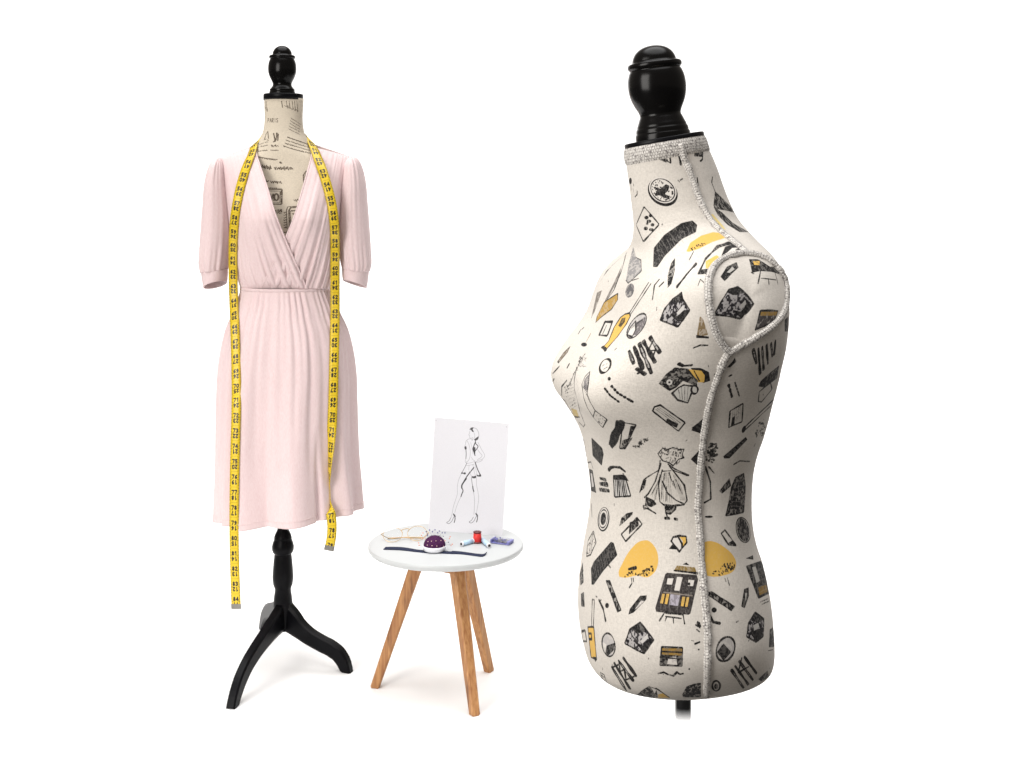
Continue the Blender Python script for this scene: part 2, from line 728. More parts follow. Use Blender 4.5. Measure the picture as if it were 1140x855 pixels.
B1.F([(610, 520), (625, 485), (670, 455), (720, 440), (765, 445), (780, 462), (720, 480), (660, 510), (620, 522)], YEL)
B1.speck([(625, 515), (640, 495), (700, 478), (700, 488)], 18, .8, 1); B1.S(.7, [(640, 520), (622, 555)])
B1.S(1.2, [(655, 215), (658, 245), (665, 290)], rough=.6); B1.S(.9, [(718, 212), (715, 235), (728, 270)])
B1.F([(728, 270), (760, 300), (790, 330), (810, 360), (770, 350), (730, 345), (722, 330)], tex=.6)
B1.F([(722, 335), (760, 360), (800, 400), (868, 440), (830, 440), (780, 410), (740, 370)], tex=.35)
B1.F([(700, 368), (720, 365), (760, 412), (775, 432), (740, 415)], (226, 204, 140))
B1.S(1.6, [(660, 612), (690, 550), (740, 500), (790, 485), (840, 495), (865, 515)])
B1.F([(770, 500), (810, 488), (855, 503), (864, 518), (800, 512), (770, 530), (752, 545)]); B1.F([(778, 525), (800, 505), (828, 504), (800, 520)], WHT)
B1.F([(690, 560), (735, 535), (755, 550), (735, 590), (690, 590)], YEL, tex=.2); B1.F([(665, 595), (712, 590), (710, 612), (662, 616)], tex=.2)
B1.S(1, [(658, 662), (668, 635), (682, 648)])
B1.F([(390, 500), (402, 545), (420, 553), (424, 602), (370, 652), (360, 640), (372, 570)], (140, 138, 138), tex=.6); B1.S(.9, [(402, 545), (422, 555), (424, 602), (370, 652), (360, 640)])
B1.F([(345, 540), (300, 580), (262, 630), (250, 652), (280, 600)], tex=.3); B1.F([(345, 575), (325, 640), (280, 725), (272, 725), (310, 650)], (120, 114, 108), tex=.3)
B1.S(.9, [(362, 525), (345, 590), (310, 680), (275, 730)])
B1.F([(326, 693), (326, 720), (300, 760), (260, 790), (235, 814), (240, 790), (270, 730)], (176, 140, 62), tex=.3); B1.O(.8, [(326, 693), (326, 720), (300, 760), (260, 790), (235, 814), (240, 790), (270, 730)])
B1.F(ell(376, 682, 17, 30, 15), (92, 90, 92), tex=.5); B1.S(1.2, [(385, 640), (412, 632)])
B1.F([(563, 546), (562, 600), (548, 655), (532, 672), (533, 620), (546, 570)], tex=.55)
B1.S(2.4, [(650, 572), (620, 605), (572, 665)]); B1.S(.9, [(640, 590), (610, 625)], col=WHT)
B1.S(1.6, [(497, 637), (478, 660), (470, 718)]); B1.S(1.8, [(515, 648), (498, 665)])
B1.F([(240, 690), (262, 680), (230, 770), (215, 800)], (120, 112, 104), tex=.5)

# chest -----------------------------------------------------------
C = Z(640, 260, 6.107)


def pentagon(z, P, shadeP, coreP, whiteP):
    z.F(P, (176, 172, 172), tex=.3)
    z.F(P, (24, 22, 26), tex=1.2, thr=.44)
    z.F(shadeP, tex=.5, thr=.54)
    z.F(coreP, tex=.15)
    z.F(whiteP, (196, 192, 188), tex=.2)
    z.O(1.3, P)


pentagon(C, [(725, 400), (735, 450), (783, 522), (700, 635), (578, 588), (610, 510), (665, 445)],
         [(725, 400), (737, 458), (690, 472), (662, 450)],
         [(652, 545), (700, 560), (742, 520), (783, 520), (735, 600), (700, 597), (665, 570)],
         [(690, 540), (738, 482), (745, 515), (705, 555)])
C.S(1.3, [(500, 335), (368, 545)]); C.S(1.3, [(516, 342), (382, 545)])
yl = [(340, 548), (372, 540), (378, 560), (350, 615), (290, 700), (205, 797), (190, 775), (230, 730), (265, 640), (310, 570)]
C.F(yl, YEL); C.O(1.4, yl); C.F([(320, 575), (345, 570), (340, 600), (310, 640), (295, 625)], op=.75, tex=.5); C.S(2, [(185, 770), (205, 782), (210, 797)])
C.O(2, [(205, 600), (255, 600), (220, 695), (165, 690)]); C.S(1.2, [(215, 625), (190, 680)])
lens = ell(420, 628, 44, 98, 35)
C.F(lens, (186, 182, 180), tex=.6); C.O(1.3, lens); C.F([(412, 610), (485, 560), (470, 630), (420, 690), (392, 690)], (110, 104, 106), tex=.6)
C.F([(360, 690), (378, 640), (410, 600), (412, 650), (392, 690)], WHT); C.O(1.3, [(355, 690), (375, 640), (412, 595), (415, 650), (390, 702)])
C.F([(850, 562), (872, 580), (906, 690), (828, 702)], (126, 106, 74), tex=.5); C.F([(824, 690), (912, 700), (912, 714), (825, 710)])
C.S(1.3, [(808, 777), (850, 760), (905, 760)], rough=.4)
C.F(ell(62, 755, 20, 14)); C.S(.9, [(75, 740), (108, 678)], col=(120, 96, 60)); C.S(1.8, [(25, 680), (38, 655)]); C.S(1.5, [(48, 650), (60, 640)])
Dz = Z(605, 380, 7.129)
Dz.F([(212, 40), (192, 85), (122, 170), (113, 160), (160, 90)], (124, 110, 92), tex=.4); Dz.O(1.1, [(212, 40), (192, 85), (122, 170), (113, 160), (160, 90)])
Dz.S(1.4, [(75, 255), (125, 200)]); Dz.S(2.2, [(190, 207), (203, 182)]); Dz.S(1.5, [(75, 325), (85, 297)])
Dz.O(1.8, ell(490, 195, 38, 60, 28)); Dz.S(1, [(470, 195), (480, 185)]); Dz.S(1, [(500, 180), (508, 172)]); Dz.S(1, [(480, 220), (505, 205)])
Dz.S(1.1, [(330, 100), (290, 150), (280, 190), (245, 250), (210, 340), (190, 360)], rough=.5); Dz.S(1.2, [(265, 205), (245, 300), (245, 380), (270, 470), (290, 560), (330, 660), (318, 680), (282, 640)])
Dz.S(1.4, [(185, 310), (145, 360), (145, 430)]); Dz.speck([(280, 110), (340, 130), (330, 210), (280, 200)], 34, .9, 1.5, op=.85)
Dz.speck([(150, 350), (240, 330), (262, 520), (180, 480)], 40, .8, 1.8, op=.75)
Dz.speck([(240, 240), (275, 200), (215, 340), (195, 350)], 22, .7, 2, op=.7)
Dz.S(2, [(140, 460), (170, 470), (210, 540), (250, 600), (285, 600)]); Dz.F([(220, 530), (265, 545), (280, 600), (240, 590)], (196, 172, 110), tex=.3)
Dz.S(1.2, [(230, 620), (236, 640)])
ban = [(368, 240), (330, 280), (305, 340), (320, 450), (350, 530), (400, 610), (470, 685), (505, 620), (410, 550), (370, 480), (345, 420), (358, 330)]
Dz.F([(362, 260), (355, 350), (350, 410), (315, 370), (325, 300)], GRY, tex=.5); Dz.O(1.2, ban); Dz.speck([(400, 580), (440, 580), (490, 625), (465, 670)], 16, .8, 1.4); Dz.S(1, [(410, 550), (395, 600)])
Dz.F(ell(522, 297, 13, 15)); Dz.dash(1.6, [(540, 355), (590, 410), (640, 440), (725, 490)]); Dz.dash(1.4, [(485, 372), (530, 430), (600, 482)], 2, 1)
B2 = Z(600, 340, 3.717)


def barcode(z, bars, w=3.0):
    for k, b in enumerate(bars):
        z.S(w, b, rough=.15)
        if k % 2 == 0:
            z.S(w * .35, [tuple(np.array(b[0]) * .85 + np.array(b[-1]) * .15), tuple(np.array(b[0]) * .2 + np.array(b[-1]) * .8)], col=(150, 146, 142), rough=.6)


barcode(B2, [[(373, 188), (392, 240)], [(393, 170), (430, 262), (412, 280)], [(415, 158), (465, 280)], [(432, 148), (480, 235)], [(460, 132), (500, 195)], [(405, 262), (438, 285)]])
B2.S(1.6, [(470, 150), (450, 190), (482, 185), (470, 215)])
B2.F([(470, 437), (502, 412), (605, 485), (575, 520)], (206, 200, 192)); B2.O(1.3, [(470, 437), (478, 420), (502, 412), (605, 485), (577, 521)]); B2.F([(530, 468), (577, 490), (570, 507), (524, 485)], tex=.3)
B2.F([(690, 458), (675, 532), (630, 517), (640, 503)], tex=.3)
E = Z(730, 380, 6.58)
E.F([(20, 310), (75, 240), (140, 190), (240, 200), (300, 290), (305, 330), (200, 290), (150, 340), (100, 365)], tex=.4)
wb = [(205, 320), (165, 340), (120, 380), (160, 430), (235, 452), (262, 380), (300, 330)]
E.F(wb, (206, 202, 196)); E.O(1.5, wb); E.S(2.6, [(170, 165), (200, 180), (262, 175)])
E.F([(255, 195), (330, 195), (390, 225), (400, 290), (350, 305), (338, 300)]); E.F([(240, 205), (335, 215), (360, 250), (355, 300), (310, 300)], YEL); E.S(1.4, [(245, 220), (305, 295)]); E.S(1, [(280, 215), (320, 290)])
E.F(ell(100, 300, 22, 22), (210, 206, 200)); E.F(ell(100, 300, 8, 8)); E.F(ell(285, 355, 24, 30), (206, 202, 196)); E.O(1.4, ell(285, 355, 24, 30))
barcode(E, [[(715, 65), (738, 160)], [(752, 55), (765, 235)], [(780, 45), (790, 205)], [(812, 32), (822, 165)], [(845, 20), (856, 105)], [(875, 5), (870, 95)]], 3.0)
E.F([(520, 192), (560, 150), (580, 118), (590, 150), (545, 192)], tex=.2)
E.dash(1.6, [(540, 255), (575, 235)]); E.dash(1.8, [(535, 320), (560, 412)], 3, 1.4); E.dash(1.2, [(580, 300), (612, 400)], 1.5, 1.2)
E.F([(752, 330), (770, 290), (830, 235), (905, 175), (890, 270), (800, 340)], tex=.4); E.O(1.4, [(752, 440), (758, 370), (840, 300), (852, 350), (775, 445)])
E.O(1.5, [(535, 632), (545, 510), (640, 455), (632, 590), (575, 612)]); E.F([(560, 560), (582, 545), (577, 605), (550, 622)], tex=.2); E.speck([(560, 510), (620, 480), (620, 570), (590, 590)], 12, .7, 1.6, op=.6)
E.S(1.6, [(862, 428), (640, 640)]); E.S(1.2, [(872, 445), (652, 652)]); E.F(ell(645, 645, 13, 27, 20)); E.speck([(730, 620), (805, 560), (790, 690), (735, 700)], 26, 1.5, 2.5)
E.F([(495, 842), (660, 700), (672, 720), (540, 858), (500, 858)], tex=.12)
E.speck([(400, 745), (475, 755), (440, 850), (400, 840)], 34, 1.6, 2)
E.F([(360, 560), (335, 682), (260, 635)], tex=.35)
barcode(Dz, [[(625, 640), (540, 835)], [(600, 645), (535, 820)]], 5.0)
Dz.F([(590, 645), (630, 650), (562, 838), (515, 820)], tex=.3); Dz.O(1.2, [(632, 645), (735, 662), (645, 850), (605, 850)]); Dz.F([(690, 672), (735, 665), (700, 740), (668, 780)], tex=.4)
Dz.F([(625, 785), (712, 760), (650, 858), (612, 858)], tex=.5); Dz.speck([(832, 760), (835, 780), (720, 860), (690, 855), (760, 790)], 40, 1.1, 2)
B2.F([(217, 546), (262, 590), (268, 615), (260, 664), (222, 622)], tex=.1)

# waist -----------------------------------------------------------
G0 = Z(640, 490, 6.58)
G0.F([(912, 72), (905, 192), (848, 140)])
hair = [(610, 100), (640, 60), (720, 55), (800, 70), (790, 140), (720, 185), (640, 150)]
G0.speck(hair, 75, .9, 3.2, op=.85); G0.O(1.0, [(608, 100), (640, 62), (680, 68), (720, 54), (760, 68), (800, 66), (785, 105), (800, 130), (760, 140), (720, 187), (690, 165), (640, 150)])
G0.S(1.1, [(625, 150), (615, 220), (540, 265), (505, 290), (475, 382)]); G0.S(1.3, [(682, 175), (730, 210), (832, 258)]); G0.S(1.2, [(690, 188), (720, 222), (822, 258)])
G0.S(1.3, [(630, 170), (590, 300), (540, 390), (510, 420)]); G0.S(1.4, [(640, 220), (612, 320), (622, 450), (650, 474), (720, 480), (800, 474), (822, 440), (802, 330), (752, 265), (700, 200)])
G0.S(1.3, [(640, 300), (680, 390), (740, 440), (800, 468)]); G0.S(1, [(640, 228), (705, 224)])
for q in ([(660, 240), (650, 310)], [(690, 240), (722, 335)], [(672, 340), (668, 445)], [(602, 320), (562, 400)], [(605, 350), (585, 440)], [(640, 330), (636, 430)], [(740, 290), (790, 400)], [(720, 300), (740, 360)]):
    G0.S(.8, q, rough=.5)
G0.F([(518, 410), (580, 440), (600, 470), (560, 492), (513, 475)], tex=.4); G0.S(1.5, [(500, 490), (540, 505), (592, 537)]); G0.O(.9, [(500, 480), (520, 480), (545, 500), (505, 505)])
G0.F([(655, 480), (748, 480), (742, 510), (700, 548), (662, 540)], tex=.45); G0.S(2, [(662, 572), (690, 572)]); G0.S(1.4, [(672, 545), (680, 572)]); G0.S(1.8, [(732, 577), (748, 580)])
G0.F([(498, 292), (525, 288), (512, 350), (475, 383)], tex=.55)
G0.S(2.4, [(248, 218), (262, 202), (285, 196), (330, 200), (368, 230)]); hb = [(282, 260), (365, 258), (410, 410), (290, 417)]
G0.F(hb, (206, 202, 198)); G0.O(1.4, hb); G0.F([(280, 254), (370, 258), (397, 302), (350, 290), (284, 290)], tex=.25)
for k in range(7):
    G0.S(.8 + (k % 3) * .5, [(298 + k * 11, 292), (300 + k * 14, 412)], rough=.5)
G0.S(2.8, [(185, 280), (225, 290)], rough=.4); G0.S(4, [(185, 320), (236, 325)], rough=.3); G0.S(2.6, [(182, 362), (248, 370)], rough=.5)
G0.S(1.2, [(95, 165), (118, 160), (132, 205)]); G0.F([(104, 208), (130, 220), (157, 388), (118, 370)], tex=.3); G0.F([(115, 240), (126, 245), (140, 340), (126, 345)], (200, 196, 192))
G0.S(1.2, [(50, 0), (80, 60), (80, 115)])
G0.F(ell(210, 580, 43, 90, 5)); G0.F(ell(209, 576, 36, 82, 5), WHT); G0.O(.8, ell(208, 576, 30, 66, 5)); G0.F(ell(208, 576, 20, 46, 5), tex=.55)
G0.S(1.5, [(122, 470), (125, 560)])
G0.F([(325, 632), (340, 570), (380, 535), (425, 525), (422, 547), (350, 612)], tex=.5)
tg = [(340, 690), (455, 570), (493, 615), (372, 742)]
G0.O(1.4, tg); G0.F([(400, 602), (460, 580), (472, 622), (395, 692)], tex=.4)
st = [(135, 665), (155, 750), (115, 840), (85, 852), (95, 740)]
G0.O(1.3, st); G0.speck(st, 26, 1, 2)
ic = [(705, 740), (720, 710), (770, 700), (815, 705), (820, 750), (765, 817), (745, 790)]
G0.F(ic, WHT); G0.F([(765, 708), (814, 705), (817, 750), (790, 782), (790, 740)], YEL); G0.O(1.4, ic); G0.F([(688, 797), (720, 755), (735, 780), (750, 802), (715, 800)]); G0.S(1.6, [(755, 705), (785, 760), (785, 787)])

# hip -------------------------------------------------------------
G = Z(640, 600, 4.75)
G.F([(85, 155), (100, 120), (190, 15), (205, 20), (225, 85), (150, 170), (100, 242), (88, 242)], tex=.14, thr=.62); G.S(2, [(178, 140), (188, 150)])
um = catmull(np.array([(235, 200), (231, 183), (252, 128), (298, 52), (343, 13), (385, 8), (424, 44), (441, 108), (427, 168), (386, 203), (332, 194), (262, 205), (235, 200)], float), 60)[:-1]
G.F(um, YEL); G.speck([(262, 200), (270, 178), (320, 148), (330, 185), (420, 135), (425, 160), (380, 198), (330, 190)], 46, 1.1, 1.3); G.S(2.4, [(285, 160), (322, 152)], rough=.4)
G.S(1.0, [(298, 208), (302, 235), (288, 257)]); G.S(.9, [(308, 208), (310, 225)])
G.F([(480, 178), (645, 190), (652, 215), (610, 402), (430, 386), (425, 365)], (44, 40, 40), tex=.12, thr=.6)
G.F([(525, 165), (540, 140), (635, 150), (645, 180), (530, 174)], (136, 112, 62), tex=.3); G.F([(568, 135), (590, 124), (607, 140)]); G.S(1.4, [(525, 167), (648, 182)])
for q in ([(490, 208), (522, 208), (513, 242), (485, 240)], [(540, 200), (570, 202), (553, 275), (525, 272)], [(600, 215), (632, 218), (625, 250), (597, 248)]):
    G.F(q, WHT)
G.F([(462, 290), (500, 290), (488, 345), (450, 340)], YEL, tex=.2); G.F([(505, 292), (558, 298), (545, 355), (497, 348)], (176, 170, 182), tex=.4); G.F([(568, 305), (605, 308), (595, 360), (560, 355)], YEL, tex=.2)
G.S(1.4, [(480, 292), (470, 342)]); G.S(1.4, [(588, 306), (578, 358)]); G.S(1, [(470, 282), (620, 300)], col=(120, 112, 104)); G.F(ell(604, 238, 7, 8))
G.S(1.5, [(475, 388), (448, 432)]); G.S(1.1, [(480, 410), (562, 420)]); G.S(1.4, [(480, 390), (572, 400), (580, 447)]); G.S(1.2, [(520, 420), (522, 444)]); G.S(1.1, [(485, 412), (478, 432)])
ru = [(165, 222), (185, 222), (244, 376), (225, 386)]
G.F(ru, tex=.55); G.O(1, ru)
G.S(2.4, [(128, 325), (150, 370), (162, 430)]); G.F(ell(170, 352, 10, 14))
br = [(283, 400), (290, 370), (345, 300), (380, 298), (378, 320), (310, 390)]
G.F(br, tex=.1); G.F([(315, 375), (350, 325), (368, 328), (330, 365)], WHT, tex=.2)
G.O(1.2, [(88, 465), (92, 320), (103, 322), (98, 465)]); sy = [(68, 465), (100, 465), (108, 560), (115, 640), (85, 625)]
G.F(sy, YEL); G.O(1.4, sy); G.O(1.6, [(72, 500), (87, 500), (89, 530), (75, 530)]); G.F([(95, 622), (116, 625), (110, 652)])
G.O(2, [(36, 490), (55, 485), (62, 542), (42, 542)]); G.F([(25, 190), (42, 120), (46, 230), (30, 247)], tex=.5); G.F([(32, 290), (48, 280), (52, 360), (34, 357)], tex=.3)
ln = ell(178, 560, 34, 62, -8)
G.F(ln, (186, 182, 180), tex=.6); G.F([(145, 572), (210, 550), (205, 590), (170, 622)], tex=.3); G.F([(150, 545), (168, 560), (162, 602), (148, 592)], WHT, tex=.2); G.O(1.4, ln)
pentagon(G, [(345, 440), (385, 490), (418, 535), (365, 607), (263, 553), (290, 480)], [(345, 440), (385, 490), (330, 500), (305, 480)], [(320, 545), (365, 565), (395, 520), (418, 535), (365, 605)], [(345, 540), (385, 500), (388, 525), (355, 556)])
G.F([(455, 565), (573, 570), (570, 677), (446, 672)], tex=.3); G.F([(462, 577), (568, 580), (566, 617), (460, 612)], BRN, tex=.35); G.F([(485, 662), (497, 625), (535, 622), (542, 667)], WHT, tex=.25)
G.S(1, [(455, 595), (570, 600)]); G.S(1, [(450, 625), (570, 635)])
G.S(1.7, [(440, 712), (470, 705), (490, 715), (520, 724), (540, 705), (555, 716), (572, 712)], rough=.5); G.F(ell(605, 688, 5, 5))
barcode(G, [[(197, 680), (272, 802)], [(210, 660), (290, 790)], [(232, 645), (305, 745)], [(258, 632), (322, 722)]], 3.2)
G.S(1.8, [(232, 645), (240, 700), (262, 690), (270, 745), (298, 735), (322, 722)]); G.S(1.6, [(197, 680), (230, 665)])
G.O(1, [(135, 705), (155, 718), (172, 767), (145, 752)]); G.speck([(135, 705), (155, 718), (172, 767), (145, 752)], 16, 1, 1.5)
G.F([(325, 827), (355, 800), (390, 778), (430, 790), (440, 838), (330, 842)], tex=.4); G.F([(402, 785), (432, 797), (422, 818)], WHT); G.F([(440, 822), (470, 815), (502, 840), (440, 840)], YEL, tex=.2); G.S(1.3, [(430, 790), (500, 838)])
G.F([(568, 822), (590, 780), (630, 765), (667, 760), (667, 838), (572, 838)], tex=.55)
G.S(1.5, [(640, 455), (662, 470), (650, 440)]); G.S(1.4, [(635, 555), (660, 545)]); G.F(ell(655, 585, 5, 5)); G.S(1.2, [(645, 480), (658, 490)])
H = Z(740, 500, 3.054)
H.S(1.3, [(138, 60), (155, 110), (157, 170), (135, 182)]); H.speck([(140, 0), (175, 5), (165, 45), (140, 40)], 30, 1.3, 2); H.S(1.2, [(150, 60), (168, 82)])
H.S(1.1, [(235, 52), (255, 40), (290, 42)], rough=.5); H.F([(205, 228), (215, 190), (225, 130), (240, 95), (270, 80), (276, 130), (270, 217)], tex=.5); H.F([(185, 142), (220, 98), (226, 125), (195, 152)], tex=.4)
H.O(1, [(215, 190), (240, 150), (262, 160), (268, 215), (208, 228)])
H.F(ell(150, 230, 14, 4))
H.F(ell(267, 275, 20, 40, -12), tex=.35); H.O(1.2, ell(267, 275, 23, 43, -12))
H.O(1.4, [(192, 287), (205, 275), (243, 327), (217, 325)]); H.F([(215, 320), (230, 310), (243, 327)])
u2 = [(130, 318), (150, 312), (175, 317), (205, 335), (230, 358), (243, 386), (237, 410), (190, 432), (150, 432), (130, 425)]
u2 = catmull(np.array(u2 + u2[:1], float), 50)[:-1]; H.F(u2, YEL); H.speck([(150, 425), (170, 412), (225, 380), (240, 395), (230, 412), (190, 430)], 40, 1.1, 1.4); H.S(1, [(213, 438), (220, 462)]); H.S(.9, [(205, 440), (208, 450)])
H.F([(275, 397), (330, 378), (357, 490), (318, 510)], tex=.25); H.F([(297, 402), (309, 398), (324, 448), (312, 455)], (190, 186, 180)); H.F([(275, 372), (300, 360), (302, 376)], tex=.2); H.S(1, [(325, 520), (352, 508)], rough=.6); H.S(1, [(330, 528), (355, 516)], rough=.6)
H.F([(318, 470), (345, 460), (350, 485), (322, 498)], BRN, tex=.5)
r2 = [(140, 490), (160, 485), (237, 535), (226, 549)]
H.F(r2, tex=.5); H.O(1, r2)
H.F([(270, 475), (286, 470), (286, 500), (272, 542), (260, 535)], tex=.2); H.F([(273, 490), (280, 488), (275, 520)], (190, 186, 180))
H.S(2.2, [(148, 560), (165, 588), (186, 592)]); H.F(ell(168, 547, 9, 9))
pentagon(H, [(308, 555), (338, 577), (336, 635), (310, 656), (278, 637), (285, 590)], [(308, 555), (338, 577), (320, 590), (295, 585)], [(290, 620), (325, 610), (336, 630), (310, 655)], [(300, 600), (318, 590), (322, 605), (305, 618)])
l2 = ell(207, 680, 30, 43, 20)
H.F(l2, (176, 172, 168), tex=.5); H.O(1.5, l2); H.F([(178, 690), (200, 660), (226, 690), (200, 720)], tex=.25)
H.F([(357, 612), (376, 602), (373, 672), (354, 674)], tex=.4); H.S(1, [(352, 685), (368, 682)])
barcode(H, [[(228, 752), (268, 812)], [(240, 738), (284, 800)], [(254, 722), (300, 785)], [(272, 708), (312, 762)]], 2.4)
H.S(1.6, [(262, 710), (250, 760), (285, 740)])
H.F([(318, 782), (350, 752), (354, 775), (328, 790)], tex=.5); H.O(1.6, ell(175, 805, 13, 17)); H.F(ell(175, 807, 7, 10), tex=.4)
H.S(1.2, [(110, 592), (118, 605)]); H.S(1.2, [(118, 590), (122, 602)])
# armhole disc ------------------------------------------------------
PB = Z(780, 240, 5.345)
PB.F([(100, 372), (140, 310), (200, 285), (205, 322), (170, 350), (120, 402)], tex=.2); PB.F([(135, 347), (170, 312), (182, 330), (150, 352)], (190, 186, 180))
pentagon(PB, [(185, 440), (230, 480), (280, 545), (210, 632), (75, 592), (110, 510), (140, 455)], [(185, 440), (230, 480), (160, 490), (135, 470)], [(160, 575), (205, 590), (245, 540), (280, 545), (210, 630)], [(195, 560), (230, 520), (236, 545), (210, 575)])
PB.F([(276, 265), (335, 265), (400, 310), (430, 308), (472, 355), (410, 345), (330, 345), (278, 357)], tex=.25); PB.F([(295, 280), (340, 275), (335, 305), (300, 305)], YEL, tex=.4)
PB.S(1.4, [(332, 345), (308, 422)]); PB.S(1.4, [(430, 345), (442, 417)]); PB.S(1.1, [(330, 390), (430, 393)]); PB.S(1.1, [(378, 392), (378, 422)]); PB.S(2, [(278, 355), (285, 362)])
PB.F([(325, 580), (450, 575), (435, 625), (400, 650), (310, 687)], (70, 66, 66), tex=.55); PB.F([(330, 588), (450, 580), (445, 602), (328, 610)], BRN, tex=.3); PB.O(1.2, [(325, 580), (450, 575), (435, 625), (400, 650), (310, 687)])
PB.F([(500, 620), (520, 600), (520, 690), (500, 690)], tex=.3)

# finer pen work: hatching inside the solid drawings
def hatch(z, P0, P1, Q0, Q1, n, wd, col=INK, op=.9):
    for k in range(n):
        t = (k + .5) / n
        a = np.array(P0) * (1 - t) + np.array(P1) * t
        b_ = np.array(Q0) * (1 - t) + np.array(Q1) * t
        m_ = (a + b_) / 2 + RNG.normal(0, .5, 2) * z.sc * .3
        z.S(wd, [tuple(a), tuple(m_), tuple(b_)], col=col, op=op, rough=.5)


LIN = (150, 146, 142)
hatch(G, (100, 125), (190, 30), (110, 215), (212, 75), 9, .55, LIN, .55)
hatch(B1, (480, 520), (640, 410), (500, 560), (650, 445), 10, .55, LIN, .5)
hatch(G, (440, 200), (640, 200), (432, 380), (606, 396), 4, .5, LIN, .35)
hatch(G0, (128, 15), (195, 85), (135, 120), (195, 170), 5, .5, LIN, .45)
hatch(E, (505, 840), (660, 712), (535, 850), (668, 722), 8, .5, LIN, .45)
hatch(G0, (632, 250), (700, 232), (626, 440), (720, 465), 6, .55, INK, .6)
hatch(G0, (712, 240), (760, 290), (770, 440), (812, 440), 5, .5, INK, .5)
hatch(G0, (600, 330), (625, 240), (545, 400), (600, 440), 4, .5, INK, .55)
hatch(G0, (120, 690), (140, 690), (98, 830), (120, 820), 4, .6, INK, .7)
hatch(E, (150, 340), (250, 330), (170, 415), (238, 440), 4, .5, INK, .5)
hatch(E, (560, 500), (630, 470), (555, 600), (622, 580), 5, .5, INK, .5)
hatch(Dz, (310, 360), (340, 430), (330, 345), (352, 420), 5, .5, INK, .6)
hatch(Dz, (250, 260), (300, 560), (268, 300), (318, 640), 6, .45, INK, .4)
hatch(Dz, (160, 350), (225, 560), (230, 330), (268, 520), 8, .45, INK, .4)
hatch(B2, (480, 432), (500, 420), (560, 492), (590, 485), 3, .5, INK, .5)
hatch(H, (222, 200), (238, 110), (262, 205), (270, 95), 6, .5, LIN, .6)
hatch(H, (283, 410), (320, 500), (332, 395), (352, 480), 5, .5, LIN, .5)
hatch(C, (368, 660), (400, 610), (440, 600), (480, 575), 4, .5, INK, .5)
# small stray marks between the drawings
for _ in range(150):
    x, y = RNG.random() * CW, (.04 + .92 * RNG.random()) * CHH
    if cv.a[int(y), int(x)] > .05:
        continue
    t = RNG.random() * 6.28
    su = su_at(y / CHH)
    ln = RNG.uniform(.6, 3.2)
    cv.stroke([(x, y), (x + math.cos(t) * ln * su, y + math.sin(t) * ln * SV)], RNG.uniform(.8, 1.7), INK, su, SV, .85, .3)
M_print = linen_mat('printed_linen', (.555, .520, .476, 1), cv.image('scatter_print'), ink_noise=.08)


# ------------------------------------------------------------------ shared materials
M_lacquer = simple_mat('black_lacquer', (.0022, .002, .002, 1), rough=.21, noise=.3, nscale=20, spec=.14, bump=.012, bscale=90)
M_blackwood = simple_mat('black_painted_wood', (.003, .003, .004, 1), rough=.36, noise=.3, nscale=30, bump=.03, bscale=120, spec=.09)


def trim_mat():
    """knitted edging: rows of small stitches, speckled grey and white"""
    m, nt, b = new_mat('knitted_trim')
    uvn = nt.nodes.new('ShaderNodeUVMap')
    br = nt.nodes.new('ShaderNodeTexBrick')
    br.offset = .5
    L(nt, uvn.outputs[0], br.inputs['Vector'])
    br.inputs['Scale'].default_value = 1.0
    br.inputs['Brick Width'].default_value = .0030
    br.inputs['Row Height'].default_value = .0036
    br.inputs['Mortar Size'].default_value = .0005
    br.inputs['Mortar Smooth'].default_value = .8
    br.inputs['Color1'].default_value = (.60, .575, .545, 1)
    br.inputs['Color2'].default_value = (.49, .47, .44, 1)
    br.inputs['Mortar'].default_value = (.36, .34, .32, 1)
    v = coords(nt)
    nz = N(nt, 'ShaderNodeTexNoise', i_Scale=380.0, i_Detail=3)
    L(nt, v, nz.inputs['Vector'])
    c2 = mixc(nt, ramp(nt, nz.outputs[0], .555, .62), br.outputs['Color'], (.20, .185, .18, 1))
    L(nt, c2, b.inputs['Base Color'])
    b.inputs['Roughness'].default_value = .9
    b.inputs['Specular IOR Level'].default_value = .1
    n2 = N(nt, 'ShaderNodeTexNoise', i_Scale=700.0, i_Detail=2)
    L(nt, v, n2.inputs['Vector'])
    ad = N(nt, 'ShaderNodeMath', operation='SUBTRACT')
    L(nt, n2.outputs[0], ad.inputs[0]); L(nt, br.outputs['Fac'], ad.inputs[1])
    bp = N(nt, 'ShaderNodeBump', i_Strength=.8, i_Distance=.001)
    L(nt, ad.outputs[0], bp.inputs['Height'])
    L(nt, bp.outputs[0], b.inputs['Normal'])
    return m


M_trim = trim_mat()


def fade_out_rod_mat(z0, z1):
    """black tube that runs out into clear acrylic below"""
    m, nt, b = new_mat('black_to_clear_acrylic')
    b.inputs['Base Color'].default_value = (.006, .006, .007, 1)
    b.inputs['Roughness'].default_value = .22
    geo = N(nt, 'ShaderNodeNewGeometry')
    sp = N(nt, 'ShaderNodeSeparateXYZ')
    L(nt, geo.outputs['Position'], sp.inputs[0])
    f = ramp(nt, sp.outputs[2], z0, z1)
    gl = N(nt, 'ShaderNodeBsdfTransparent')
    gl.inputs['Color'].default_value = (.985, .985, .985, 1)
    gs = N(nt, 'ShaderNodeBsdfGlossy')
    gs.inputs['Roughness'].default_value = .03
    ms0 = N(nt, 'ShaderNodeMixShader')
    ms0.inputs[0].default_value = .03
    L(nt, gl.outputs[0], ms0.inputs[1]); L(nt, gs.outputs[0], ms0.inputs[2])
    ms = N(nt, 'ShaderNodeMixShader')
    L(nt, f, ms.inputs[0]); L(nt, ms0.outputs[0], ms.inputs[1]); L(nt, b.outputs[0], ms.inputs[2])
    L(nt, ms.outputs[0], nt.nodes['Material Output'].inputs['Surface'])
    return m


